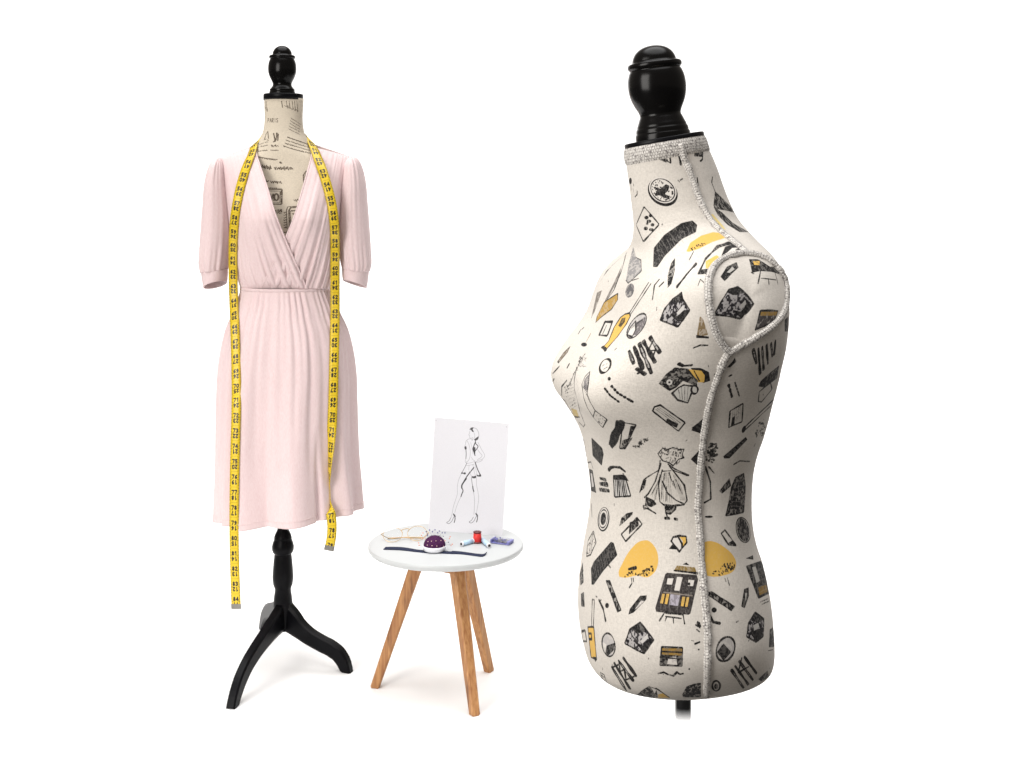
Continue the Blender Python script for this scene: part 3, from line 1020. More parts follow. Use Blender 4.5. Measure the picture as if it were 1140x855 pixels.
# ------------------------------------------------------------------ big form: assembled
pole_x = (760.5 - CX) / F * D0
zpx = lambda py, d=D0: CH - (py - HY) / F * d
big_form = thing('dress_form', 'large bare dress form in cream cloth printed with black and yellow travel doodles', 'dress form', (pole_x, D0, 0))


def surf_tube(name, pts, r, mat, parent, body=big, cx=750, closed=False, lift=-.15, step=2.5, n=10):
    P = dense(pts, step, closed)
    Q = []
    for x, y in P:
        h = body.cast_in(x, y, cx)
        if h:
            Q.append(np.array(h[0]) + np.array(h[1]) * r * lift)
    Q = np.array(Q)
    for _ in range(3):      # relax
        Q[1:-1] = Q[1:-1] * .5 + (Q[:-2] + Q[2:]) * .25
    rj = r * (1 + np.convolve(RNG.normal(0, .09, len(Q) + 2), [.3, .4, .3], 'valid')) if len(Q) else r
    Q = Q + np.stack([np.convolve(RNG.normal(0, .0003, len(Q) + 4), [.2] * 5, 'valid') for _ in range(3)], 1)
    V, fc = tube(Q, list(rj), n, closed=False)
    return mesh_obj(name, V, fc, mat, parent, uv=tube_uv(Q, r, n)), Q


side_pts = [(810, 394), (806, 402), (801, 415), (796, 429), (791, 446), (788, 461), (785, 478), (783, 491), (781, 512), (779, 540), (777.5, 566), (779, 590), (780, 606), (781.5, 628), (783, 648), (785, 670), (787, 690), (788, 712), (788, 732), (787.5, 750), (787.3, 762), (787, 774)]
surf_tube('side_seam', catmull(np.array(side_pts), 150), .0044, M_trim, big_form)
neck_pts = [(757, 160), (759, 168), (763, 179), (767.5, 190), (772, 203), (777, 217), (782, 229), (788, 240), (795, 250), (804, 259), (814, 267), (823, 274), (831, 281)]
surf_tube('shoulder_seam', catmull(np.array(neck_pts), 60), .0044, M_trim, big_form)
arm_pts = [(812, 393), (806, 386), (799, 375), (794, 362), (790.5, 346), (788.5, 330), (789, 314), (793, 300), (802, 290), (815, 284.5), (831, 282.5), (846, 285), (859, 292), (868, 301), (874, 313), (875.5, 328), (874, 342), (869, 353), (858, 364), (843, 374.5), (828, 383)]
arm_loop = catmull(np.array(arm_pts + arm_pts[:1]), 130)[:-1]
_, armQ = surf_tube('armhole_trim', np.vstack([arm_loop, arm_loop[:2]]), .0044, M_trim, big_form, lift=.0)
# the flat disc that closes the armhole; the body under it is cut back to the same plane
rim3 = []
for p in arm_loop[::2]:
    h = big.cast_in(p[0], p[1], 750)
    rim3.append(np.array(h[0]))
rim3 = np.array(rim3)
for _ in range(6):
    rim3 = rim3 * .5 + (np.roll(rim3, 1, 0) + np.roll(rim3, -1, 0)) * .25
c3 = rim3.mean(0)
pn = np.linalg.svd(rim3 - c3)[2][2]
if pn[1] > 0:
    pn = -pn
cen = arm_loop.mean(0)
nA, RN = len(rim3), 14
V, UVs = [], []
for i in range(RN):
    k = 1 - i / RN
    for q, p in enumerate(arm_loop[::2]):
        px_ = cen + (p - cen) * k * .99
        h = big.cast_in(px_[0], px_[1], 750)
        V.append(c3 + (rim3[q] - c3) * k + pn * (.001 + 0.0105 * (1 - k ** 2.2)))
        UVs.append((h[2], h[3]))
h = big.cast_in(cen[0], cen[1], 750)
V.append(c3 + pn * (.001 + 0.0105)); UVs.append((h[2], h[3]))
fc = grid_faces(RN, nA, True) + [((RN - 1) * nA + j, (RN - 1) * nA + (j + 1) % nA, RN * nA) for j in range(nA)]
mesh_obj('arm_disc', V, fc, M_print, big_form, uv=np.array(UVs))
ang = np.arctan2(arm_loop[:, 1] - cen[1], arm_loop[:, 0] - cen[0])
rad = np.hypot(arm_loop[:, 0] - cen[0], arm_loop[:, 1] - cen[1])
o_ = np.argsort(ang)
for i in range(big.R):
    for j in range(big.C):
        p = big.V[i, j]
        if p[1] > D0 - .02:
            continue
        x, y = CX + p[0] / p[1] * F, HY + (CH - p[2]) / p[1] * F
        r_ = math.hypot(x - cen[0], y - cen[1])
        rr_ = np.interp(math.atan2(y - cen[1], x - cen[0]), ang[o_], rad[o_], period=2 * math.pi)
        if r_ < rr_ * 1.01:
            dd_ = (p - c3) @ pn
            lim = -.002 * min(1, (rr_ * 1.01 - r_) / 6)
            if dd_ > lim:
                big.V[i, j] = p - pn * (dd_ - lim)
big.mesh('torso', M_print, big_form)
# collar band: a flat knitted band round the rim of the neck
ring = big.V
bandV = []
ci = [0, 1, 2, 3, 4, 5, 6]
axc = ring[6].mean(0)
prof = [0.0, .0013, .0018, .0019, .0018, .0013, -.0002]
for i, e in zip(ci, prof):
    P = ring[i]
    c = P.mean(0)
    d = P - c
    d[:, 2] = 0
    d /= np.linalg.norm(d, axis=1)[:, None]
    bandV.append(P + d * e)
bandV = np.array(bandV)
mesh_obj('collar_band', bandV.reshape(-1, 3), grid_faces(len(ci), big.C, True), M_trim, big_form,
         uv=np.array([(min(j, big.C - j) / big.C * .30, k * .0036) for k in range(len(ci)) for j in range(big.C)]))
# black disc on the neck and the turned finial, leaning with the neck
top = ring[0]
tc = top.mean(0)
nrm = Vector((-0.165, -.02, 1)).normalized()
V = []
for k, (s, h) in enumerate([(.2, -.002), (.97, -.002), (.995, 0), (.995, .0042), (.97, .0052), (.2, .0052)]):
    for p in top:
        V.append(tc + (p - tc) * s + np.array(nrm) * h)
n = big.C
fc = grid_faces(6, n, True) + [tuple(range(n - 1, -1, -1)), tuple(range(5 * n, 6 * n))]
mesh_obj('neck_disc', V, fc, M_blackwood, big_form)
base = W3(738.5, 155, D0)
ax = Vector((-.118, 0.0, 1)).normalized()
u = 1 / PM
kf = [(30.5, -1), (30.5, 4), (30, 7), (29.2, 8), (29.2, 9.5), (28.4, 13), (27.6, 14), (27.4, 15.5), (26, 19), (24, 24), (22.8, 27), (23.6, 31), (27, 38), (30.2, 46), (32, 55), (32.2, 62), (31.2, 70), (29.2, 76), (28, 78.5),
      (29, 79.3), (30, 81), (30.2, 83), (29.4, 85.2), (27.4, 86.3), (25, 86.8), (24.6, 88), (23.4, 92), (20.5, 97), (15.5, 101.3), (9, 104), (3, 105), (.2, 105.1)]
V, fc = lathe([(r * u, h * u) for r, h in catmull(np.array(kf), 110)], base, ax, 56)
mesh_obj('finial', V, fc, M_lacquer, big_form)
# stem below: black at the socket, fading into an added clear length
zt = zpx(752)
M_rod = fade_out_rod_mat(zpx(806), zpx(786))
rr = 9 / PM
V, fc = lathe([(rr, 0.012), (rr, .2), (rr, zpx(810)), (rr, zpx(790)), (rr, zt + .02)], (pole_x, D0, 0), (0, 0, 1), 32)
mesh_obj('pole', V, fc, M_rod, big_form, mods=(('EDGE_SPLIT', {}),))
V, fc = lathe([(.15, -.004), (.15, .008), (.146, .011), (.02, .012)], (pole_x, D0, 0), (0, 0, 1), 64)
mesh_obj('base_plate', V, fc, M_rod, big_form)  # clear base added out of view under the faded stem

# ================================================================== the slim form that wears the dress
D1 = 3.28
P1 = F / D1
XC = 316.5
b_small = [
    (294, 110, 338, 110, .048), (294.3, 120, 337.5, 120, .048), (294.6, 130, 337, 130, .047), (294, 140, 337.5, 140, .048), (292, 149, 339.5, 149, .050), (288.3, 157, 344.2, 157, .053),
    (285.2, 163, 347.5, 163, .055), (278, 170, 356, 169.5, .057), (265, 176.5, 369, 176, .058), (255, 186, 379, 186, .060), (253, 200, 381, 200, .066), (257, 216, 377, 216, .076), (260, 232, 374, 232, .088), (262, 248, 372, 248, .095),
    (265, 265, 368, 265, .094), (270, 290, 364, 290, .083), (274, 318, 361, 318, .074), (270, 350, 366, 350, .082), (262, 390, 373, 390, .10), (259, 420, 376, 420, .11), (261, 445, 373, 445, .105), (270, 456, 364, 456, .08), (295, 460, 338, 460, .03)]


def small_section(th, v, row):
    xl, yl, xr, yr, dp = row[:5]
    W = (xr - xl) / 2 / P1
    ph = th + math.pi / 2          # th=0 at the back
    return np.stack([W * sgnpow(np.cos(ph), .95), dp * sgnpow(np.sin(ph), .95)], 1)


small = Body(b_small, D1, 160, 120, small_section)
cs = Canvas(2048, 2048)
INK2 = (72, 60, 50)


class Z2(Z):
    def __init__(self, ox, oy, sc):
        super().__init__(ox, oy, sc, small, cs, 316)

    def S(self, wd, P, col=INK2, closed=False, op=1., rough=.3):
        q = self.uv(P, closed)
        if len(q) < 2:
            return
        i = int(np.clip(q[:, 1].mean() / self.cv.h, 0, 1) * (small.R - 1))
        su = self.cv.w / (small.circ_px(i / (small.R - 1)) * P1)
        j0, j1 = max(0, i - 2), min(small.R - 1, i + 2)
        sv = self.cv.h * (j1 - j0) / (small.R - 1) / max(.5, abs(small.V[j0, 0, 2] - small.V[j1, 0, 2]) * P1 + .4)
        for dx in (0, self.cv.w // 2):
            self.cv.stroke(q + [dx, 0], wd, col, su, sv, op, rough)

    def scrawl(self, x0, y0, x1, y1, hgt, n, wd=.7, seed=1):
        r = random.Random(seed)
        P = []
        for k in range(n):
            t = k / (n - 1)
            P.append((x0 + (x1 - x0) * t + r.uniform(-.4, .4) * (x1 - x0) / n, y0 + (y1 - y0) * t + (hgt if k % 2 else -hgt) * r.uniform(.2, 1)))
            if r.random() < .15 and len(P) > 2:
                self.S(wd, P); P = []
        if len(P) > 1:
            self.S(wd, P)

    def word(self, txt, x, y, w, h, wd=.7):
        for c in txt:
            for s in GLY.get(c, []):
                self.S(wd, [(x + a * w * .75, y + b * h) for a, b in s])
            x += w


N1 = Z2(270, 40, 6.58)
for x, h in ((170, 50), (178, 75), (290, 45), (325, 50), (345, 55), (368, 60), (385, 70), (402, 78)):
    N1.S(.9, [(x - 4, 478), (x, 478 + h * .6), (x + 3, 478 + h)], rough=.5)
N1.scrawl(163, 520, 185, 545, 10, 6, .8, 3); N1.scrawl(310, 512, 400, 545, 9, 10, .7, 4)
N1.word('PARIS', 184, 604, 16, 28, .75)
for k in range(5):
    N1.scrawl(355 - k * 4, 602 + k * 20, 425 - k * 2, 648 + k * 18, 4, 16, .6, 10 + k)
N1.S(1.3, [(160, 760), (172, 720), (185, 700), (190, 750)]); N1.S(1.6, [(228, 715), (240, 770), (252, 740), (250, 712)]); N1.S(1.6, [(240, 770), (228, 775)]); N1.S(1.2, [(252, 712), (262, 720), (258, 765)])
N1.scrawl(165, 755, 188, 765, 6, 6, .8, 31)
for k in range(4):
    N1.scrawl(330 - k * 10, 742 + k * 22, 480 + k * 6, 795 + k * 22, 4, 30, .8, 20 + k)
N1.S(.9, [(330, 742), (400, 765), (470, 790)]); N1.S(.9, [(300, 805), (370, 830), (450, 852)])
N1.scrawl(210, 805, 260, 805, 8, 10, .9, 5); N1.scrawl(205, 838, 262, 838, 4, 12, .7, 6); N1.scrawl(110, 815, 185, 800, 5, 12, .8, 7); N1.scrawl(112, 845, 180, 838, 5, 12, .8, 8); N1.scrawl(120, 795, 185, 775, 4, 10, .7, 9)
N2 = Z2(260, 150, 7.127)
N2.S(.8, [(175, 168), (260, 188), (345, 196)]); N2.scrawl(180, 178, 345, 203, 4, 24, .6, 14)
N2.scrawl(180, 240, 300, 262, 24, 16, .95, 15); N2.scrawl(325, 268, 470, 265, 15, 20, .95, 16); N2.S(1, [(185, 250), (250, 262), (300, 266)]); N2.S(1.6, [(370, 218), (376, 224)])
N2.scrawl(215, 362, 275, 368, 10, 9, .9, 17); N2.scrawl(295, 375, 378, 378, 11, 12, .95, 18)
fr = [(235, 430), (383, 432), (380, 552), (270, 548)]
N2.O(1.6, fr); N2.O(.7, [(245, 445), (370, 448), (367, 538), (275, 534)])
N2.S(1.6, [(275, 500), (290, 470), (300, 520), (315, 470), (322, 520)]); N2.S(1.5, ell(340, 495, 16, 26)); N2.S(1.2, [(262, 470), (285, 478)])
for k in range(5):
    N2.S(.7, [(240 + k * 5, 440 + k * 12), (272 + k * 4, 452 + k * 12)], rough=.5)
N2.scrawl(235, 420, 350, 422, 4, 18, .6, 33)
N2.O(1.0, ell(300, 603, 14, 20)); N2.scrawl(315, 605, 385, 605, 16, 14, .7, 19); N2.scrawl(290, 618, 380, 622, 6, 14, .6, 35)
N2.S(1.4, [(560, 395), (555, 320), (575, 290), (620, 285)]); N2.S(1.1, [(575, 395), (570, 325), (600, 305)]); N2.scrawl(575, 320, 600, 325, 8, 6, .8, 21)
N2.scrawl(475, 520, 540, 520, 12, 9, .7, 22)
N2.S(1.6, [(445, 750), (440, 600), (455, 578), (520, 572)]); N2.S(.9, [(425, 745), (420, 600), (430, 572), (520, 566)]); N2.S(.8, [(455, 740), (452, 605), (520, 595)])
for k in range(7):
    N2.scrawl(400, 620 + k * 20, 425, 612 + k * 20, 6, 5, .8, 40 + k)
N2.scrawl(460, 605, 500, 600, 6, 8, .8, 23); N2.scrawl(465, 630, 500, 628, 6, 6, .8, 24); N2.scrawl(460, 690, 475, 690, 7, 4, .8, 25)
N2.scrawl(380, 772, 435, 775, 5, 7, .8, 26)
M_script = linen_mat('script_linen', (.66, .585, .475, 1), cs.image('script_print'), ink_noise=.4, weave=700)

px1 = (315 - CX) / F * D1
slim = thing('dress_form', 'slim dress form with handwriting print on its neck, dressed in pink, on a black tripod', 'dress form', (px1, D1, 0))
small.mesh('torso', M_script, slim)
kf = [(21.9, 0), (21.9, 5.5), (21.3, 6.6), (14.2, 6.8), (14.2, 9), (13.6, 10.2), (13.9, 11.3), (12.2, 13.6), (10.6, 16), (10.3, 17.6), (11.2, 20.5), (13.4, 25), (15.3, 31), (15.5, 37), (14.6, 42.5), (13.4, 45.4), (13.1, 46),
      (14.2, 46.6), (14.5, 48), (13.9, 49.4), (12.2, 50), (11, 50.3), (10.4, 53), (8.2, 57), (4.5, 59.7), (1.2, 60.6), (.1, 60.7)]
c0 = W3(315.5, 111.5, D1)
u1 = 1 / P1
V, fc = lathe([(r * u1, h * u1) for r, h in kf[:3]] + [(.2 * u1, 6.7 * u1)], c0, (0, 0, 1), 56)
mesh_obj('neck_disc', V, fc, M_blackwood, slim)
V, fc = lathe([(r * u1, h * u1) for r, h in catmull(np.array(kf[3:]), 90)], (c0[0] - .003, c0[1], c0[2]), (0, 0, 1), 48)
mesh_obj('finial', V, fc, M_lacquer, slim)
# turned post
zz = lambda py: CH - (py - HY) / F * D1
pp = [(7.0, 701.5), (7.9, 699), (8.3, 695), (8.6, 688), (9.5, 680), (10.8, 673.5), (10.6, 671), (9.7, 663), (8.8, 656), (9.2, 654), (10.6, 650.5), (11.4, 645), (11.5, 641), (10.9, 632), (10, 622), (9.5, 617.5), (9.4, 616),
      (10.8, 614.8), (12, 611.5), (12.1, 608), (11.2, 604), (10, 601), (9.6, 599.6), (9.9, 599), (9.2, 596), (8, 593), (6.6, 590.5), (6, 588), (6, 455)]
kk = np.array([(r * u1, zz(y)) for r, y in pp])
V, fc = lathe([tuple(q) for q in kk], (px1, D1, 0), (0, 0, 1), 40)
mesh_obj('pole', V, fc, M_blackwood, slim, mods=(('BEVEL', dict(width=.0012, segments=2, limit_method='ANGLE', angle_limit=.5)),))


def tripod_leg(name, foot, z_prof, w=.024):
    """swept board standing on edge between post and foot; z_prof: t, z centre, thickness"""
    a = np.array([px1, D1]); b = np.array(foot)
    dr = b - a
    Ld = np.linalg.norm(dr)
    dr /= Ld
    sd = np.array([-dr[1], dr[0]])
    T = catmull(np.array(z_prof, float), 40)
    ctr = np.stack([T[:, 0] * Ld, T[:, 1]], 1)
    tg = np.gradient(ctr, axis=0)
    tg /= np.linalg.norm(tg, axis=1)[:, None]
    nm = np.stack([-tg[:, 1], tg[:, 0]], 1)
    V = []
    c = .28
    for i in range(len(T)):
        h = T[i, 2] / 2
        hw = w / 2
        for sx, sy in ((-1, -1 + c), (-1, 1 - c), (-1 + c, 1), (1 - c, 1), (1, 1 - c), (1, -1 + c), (1 - c, -1), (-1 + c, -1)):
            q = ctr[i] + nm[i] * sy * h
            xy = a + dr * q[0] + sd * sx * hw
            V.append((xy[0], xy[1], max(q[1], .0006)))
    n = 8
    fc = grid_faces(len(T), n, True) + [tuple(range(n - 1, -1, -1)), tuple(range((len(T) - 1) * n, len(T) * n))]
    o = mesh_obj(name, V, fc, M_blackwood, slim, smooth=False)
    return o


zp = [(0.02, .128, .078), (.12, .117, .066), (.25, .099, .050), (.42, .080, .042), (.60, .066, .040), (.77, .054, .039), (.88, .040, .037), (.955, .019, .033), (1.0, -.004, .026)]
zq = [(0.02, .128, .078), (.18, .119, .062), (.38, .105, .048), (.58, .089, .042), (.76, .067, .040), (.88, .042, .038), (.96, .015, .031), (1.0, -.004, .025)]
tripod_leg('leg', on_plane(387, 748, 0)[:2], zp)
tripod_leg('leg', on_plane(258, 788, 0)[:2], zq)
tripod_leg('leg', (px1 - .105, D1 + .26), zq)


# ================================================================== the pink dress
def dress_mat():
    m, nt, b = new_mat('pink_crinkled_viscose')
    v = coords(nt, (1, 1, .12))
    n1 = N(nt, 'ShaderNodeTexNoise', i_Scale=110.0, i_Detail=4)
    L(nt, v, n1.inputs['Vector'])
    v2 = coords(nt, (1, 1, .22))
    n2 = N(nt, 'ShaderNodeTexNoise', i_Scale=520.0, i_Detail=2)
    L(nt, v2, n2.inputs['Vector'])
    v3 = coords(nt, (.35, .35, 1))
    n3 = N(nt, 'ShaderNodeTexNoise', i_Scale=420.0, i_Detail=2)
    L(nt, v3, n3.inputs['Vector'])
    c = mixc(nt, ramp(nt, n1.outputs[0], .3, .7), (.645, .497, .500, 1), (.675, .532, .536, 1))
    c = mixc(nt, ramp(nt, n2.outputs[0], .35, .7), c, (.70, .572, .576, 1))
    L(nt, c, b.inputs['Base Color'])
    b.inputs['Roughness'].default_value = .8
    b.inputs['Specular IOR Level'].default_value = .15
    b.inputs['Sheen Weight'].default_value = .12
    ad = N(nt, 'ShaderNodeMath', operation='ADD')
    L(nt, n1.outputs[0], ad.inputs[0])
    mu = N(nt, 'ShaderNodeMath', operation='MULTIPLY')
    mu.inputs[1].default_value = .25
    ad2 = N(nt, 'ShaderNodeMath', operation='ADD')
    L(nt, n2.outputs[0], ad2.inputs[0]); L(nt, n3.outputs[0], ad2.inputs[1])
    L(nt, ad2.outputs[0], mu.inputs[0]); L(nt, mu.outputs[0], ad.inputs[1])
    bp = N(nt, 'ShaderNodeBump', i_Strength=.20, i_Distance=.0020)
    L(nt, ad.outputs[0], bp.inputs['Height'])
    L(nt, bp.outputs[0], b.inputs['Normal'])
    return m


M_dress = dress_mat()
dress = thing('dress', 'pale pink wrap dress with short puffed sleeves and gathered waist', 'dress', (px1, D1, zz(585)))
xcD = 317.3
SL = np.array([(245, 176), (247, 190), (250, 210), (253, 235), (256.5, 262), (259.5, 285), (263, 305), (268, 321.5)])
SR = np.array([(389, 174), (386.5, 190), (384, 210), (381, 235), (378, 262), (375, 285), (371.5, 305), (367, 321.5)])
EL = np.array([(282.5, 162), (289, 183), (297, 207), (306.5, 238), (318, 267), (330, 294), (342, 321.5)])
ER = np.array([(349.5, 164), (343.5, 187), (336.5, 212), (328, 240), (316, 269), (303, 296), (291, 321.5)])


def gdepth(px, py):
    xl, xr = np.interp(py, SL[:, 1], SL[:, 0]), np.interp(py, SL[:, 1], SR[:, 0])
    xc, W = (xl + xr) / 2, (xr - xl) / 2
    t = min(abs(px - xc) / W, 1)
    D = np.interp(py, [160, 180, 200, 225, 245, 260, 280, 300, 322], [.098, .100, .108, .124, .132, .130, .114, .097, .078])
    ys = 162 + max(0, abs(px - xc) - 34) * .34
    h = np.clip((py - ys + .01) / 62, 0, 1)
    pr = (1 - (1 - h) ** 2.2) ** .62
    g = D * pr * (1 - t ** 2.3) ** (1 / 2.3)
    for bx in (290, 345):
        g += .020 * math.exp(-((px - bx) / 19) ** 2 - ((py - 244) / 24) ** 2)
    g -= .010 * math.exp(-((px - xc) / 10) ** 2 - ((py - 246) / 26) ** 2)
    return g


def ripple(u, seed, n=9, f0=5, f1=26):
    r = random.Random(seed)
    s = 0
    for k in range(n):
        f = r.uniform(f0, f1); p = r.uniform(0, 6.28); a = r.uniform(.5, 1)
        s = s + a * np.sin(f * u * 6.283 + p) * (f0 / f) ** .35
    return s / n * 1.7


dress_tris = []
dress_pts = []


def add_bvh(V, fc):
    o = len(dress_pts)
    dress_pts.extend([tuple(p) for p in np.asarray(V).reshape(-1, 3)])
    for f in fc:
        f = [int(x) + o for x in f]
        for k in range(1, len(f) - 1):
            dress_tris.append((f[0], f[k], f[k + 1]))


def panel(name, Ed, Sd, lift, seed, R=90, C=84):
    Ed, Sd = catmull(Ed, R), catmull(Sd, R)
    V = np.zeros((R, C, 3))
    us = np.linspace(0, 1, C)
    rp = ripple(us, seed, 9, 7, 20)
    rp2 = ripple(us, seed + 5, 7, 2, 6)
    for i in range(R):
        v = i / (R - 1)
        amp = .0014 + .0135 * max(0, (v - .30) / .70) ** 1.4
        amp *= 1 - .6 * max(0, (v - .93) / .07)
        amp2 = .0060 * math.sin(math.pi * min(1, v * 1.05)) ** 2
        for j in range(C):
            k = math.sin(us[j] * math.pi / 2) ** 1.0
            p = Ed[i] * (1 - k) + Sd[i] * k
            edge = min(1, (1 - k) / .10) * min(1, .35 + us[j] / .05)
            g = gdepth(p[0], p[1]) + lift * (1 - k) * (1 - .75 * v ** 4) + (amp * rp[j] + amp2 * rp2[j]) * edge
            if j == 0 and lift > .004:
                g += .001
            V[i, j] = W3(p[0], p[1], D1 - g)
    fc = grid_faces(R, C, False)
    add_bvh(V, fc)
    o = mesh_obj(name, V, fc, M_dress, dress, mods=(('SOLIDIFY', dict(thickness=.0016, offset=0)),))
    rim = [V[i, 0] + np.array([0, -.0006, 0]) for i in range(R)]
    tv, tf = tube(rim, .0021, 8)
    mesh_obj('neckline_edge', tv, tf, M_dress, dress)
    return o


panel('wrap_panel', EL, SL, .007, 3)
panel('wrap_panel', ER, SR, .0015, 8)
# back of the bodice
R, C = 60, 90
V = np.zeros((R, C, 3))
for i in range(R):
    v = i / (R - 1)
    a, b = catmull(SL, R)[i], catmull(SR, R)[i]
    for j in range(C):
        t = j / (C - 1)
        k = (1 - math.cos(t * math.pi)) / 2
        p = a * (1 - k) + b * k
        q = abs(k - .5) * 2
        if v < .35:
            top = 176 - 14 * min(1, (1 - q) / .55)
            p = np.array([p[0], p[1] + (top - 176) * (1 - v / .35)])
        g = np.interp(v, [0, .25, .6, 1], [.02, .085, .09, .085]) * (1 - q ** 2.3) ** (1 / 2.3)
        V[i, j] = W3(p[0], p[1], D1 + g)
mesh_obj('back_panel', V, grid_faces(R, C, False), M_dress, dress, mods=(('SOLIDIFY', dict(thickness=.0016, offset=0)),))

# skirt
sk = [
    (268, 320.5, 367, 320.5, .090, 0, .012), (267, 325, 368.6, 325, .096, .003, .040), (265, 331, 371, 331, .103, .006, .048), (261.5, 341, 375.5, 341, .111, .011, .042),
    (257, 351.5, 380, 351.5, .118, .016, .032), (252, 363, 386, 363, .125, .021, .031), (247, 381, 392, 383, .134, .028, .023), (243, 405, 396.3, 410, .141, .036, .015), (240.7, 440, 397.7, 444, .147, .045, .009),
    (240, 475, 398.7, 478, .153, .053, .005), (239.5, 510, 400.2, 508, .158, .060, 0), (238.3, 547, 402.7, 536, .163, .066, 0), (236.8, 575.5, 405, 563.5, .166, .070, 0)]
rs = random.Random(21)
waves_b = [(rs.choice([7, 9, 11, 13, 16]), rs.uniform(0, 6.28), rs.uniform(.4, 1)) for _ in range(6)]
waves_s = [(rs.randint(26, 64), rs.uniform(0, 6.28), rs.uniform(.4, 1)) for _ in range(7)]
waves_m = [(rs.randint(17, 30), rs.uniform(0, 6.28), rs.uniform(.4, 1)) for _ in range(6)]


def skirt_section(th, v, row):
    xl, yl, xr, yr, dp, ab, asm = row
    W = (xr - xl) / 2 / P1
    ph = th + math.pi / 2
    drift = .10 * v
    env = .55 + .45 * np.sin(3 * th + 1.0) * np.sin(5 * th + .4) + .35 * np.sin(7 * th + 2)
    wob = .018 * np.sin(6.5 * v + 4 * np.sin(2 * th))
    big_ = sum(a * np.sin(f * (th + drift * math.sin(p) + wob) + p) for f, p, a in waves_b) / 2.2
    sm = env * sum(a * np.sin(f * (th + wob * .5) + p) for f, p, a in waves_s) / 2.2
    md = sum(a * np.sin(f * (th + .05 * v * math.cos(p)) + p) for f, p, a in waves_m) / 2.2
    k = 1 + 1.35 * ab * big_ + .8 * asm * sm + (.015 * min(1, v * 4)) * md * (1 - .5 * v)
    k = k + .034 * v ** 1.6 * (np.sin(6 * th + .6 + wob) + .7 * np.sin(9 * th + 2.2) + .5 * np.sin(4 * th + 1.1))
    cr = max(0, (v - .55) / .45)
    k = k - .085 * min(1, cr * 1.4) * np.exp(-((th - 3.748) / .050) ** 2) + .03 * min(1, cr * 1.4) * np.exp(-((th - 3.62) / .09) ** 2)
    return np.stack([W * np.cos(ph) * k, dp * np.sin(ph) * k], 1)


skirt = Body(sk, D1, 150, 420, skirt_section)
skirt.mesh('skirt', M_dress, dress, cap_bottom=False, cap_top=False, mods=(('SOLIDIFY', dict(thickness=.0018, offset=0)),))
add_bvh(skirt.V, skirt.tri)
# hem stitch and waist seam
hemV = [skirt.V[145, j] + (skirt.V[145, j] - np.array([px1, D1, skirt.V[145, j, 2]])) * .008 for j in range(0, 420, 2)]
tv, tf = tube(hemV, .0009, 6, closed=True)
mesh_obj('hem_seam', tv, tf, M_dress, dress)
wv = []
for i, (e, dz) in enumerate([(-.006, .0075), (.0008, .0060), (.0013, .003), (.0012, .000), (-.003, -.0015)]):
    for j in range(0, 420, 3):
        p = skirt.V[1, j].copy()
        d = p - np.array([px1, D1, p[2]]); d[2] = 0
        d /= np.linalg.norm(d)
        wv.append(p + d * (e + .0008) + np.array([0, 0, dz]))
mesh_obj('waist_seam', wv, grid_faces(5, 140, True), M_dress, dress)


def sleeve(rows, cuff_rows, seed):
    def sec(th, v, row):
        xl, yl, xr, yr, dp = row[:5]
        W = (xr - xl) / 2 / P1
        ph = th + math.pi / 2
        r = random.Random(seed)
        k = 1
        for _ in range(7):
            f, p, a = r.randint(7, 22), r.uniform(0, 6.28), r.uniform(.4, 1)
            k = k + a * np.sin(f * (th + .05 * math.sin(5 * v + p)) + p) * (.016 + .055 * max(0, 1 - v * 3.5) + .040 * max(0, (v - .72) * 3.5)) * .45
        return np.stack([W * np.cos(ph) * k, dp * np.sin(ph) * k], 1)

    def csec(th, v, row):
        xl, yl, xr, yr, dp = row[:5]
        ph = th + math.pi / 2
        return np.stack([(xr - xl) / 2 / P1 * np.cos(ph), dp * np.sin(ph)], 1)
    s = Body(rows, D1 - .004, 70, 110, sec)
    so = s.mesh('sleeve', M_dress, dress, cap_bottom=False, mods=(('SOLIDIFY', dict(thickness=.0016, offset=0)),))
    c = Body(cuff_rows, D1 - .004, 16, 80, csec)
    for i in range(c.R):       # the back of the cuff hangs a little lower than its front
        c.V[i, :, 2] -= .19 * (c.V[i, :, 1] - D1 + .03) * (i / (c.R - 1))
    c.mesh('cuff', M_dress, so, cap_bottom=False, cap_top=False, mods=(('SOLIDIFY', dict(thickness=.0022, offset=0)),))
    add_bvh(s.V, s.tri)


lw = [(242.5, 175.3, 246.5, 177.5, .012), (238.5, 176.8, 249, 180, .026), (234.5, 181, 251.5, 186, .040), (231.5, 187.5, 253, 194, .048), (228.3, 200, 254.5, 206, .055), (225.4, 229, 257.5, 231, .059), (223.2, 258, 258.5, 258, .059), (221.6, 284, 257, 282, .056), (221.3, 296, 255.3, 293, .053), (223, 303.5, 253.6, 300, .050)]
lc = [(224.0, 302.6, 253.4, 299.3, .0485), (224.4, 305.5, 253.4, 302.3, .0485), (226.0, 316, 252.8, 309.5, .0475), (226.6, 319, 252.4, 311.5, .047)]
mir = lambda rows: [(2 * xcD - r[2], r[3], 2 * xcD - r[0], r[1], r[4]) for r in rows]
sleeve(lw, lc, 5)
sleeve([(a, b - 1.2, c, d - 1.2, e) for a, b, c, d, e in mir(lw)], [(a, b - 1.2, c, d - 1.2, e) for a, b, c, d, e in mir(lc)], 12)
dress_bvh = BVHTree.FromPolygons(dress_pts, dress_tris)

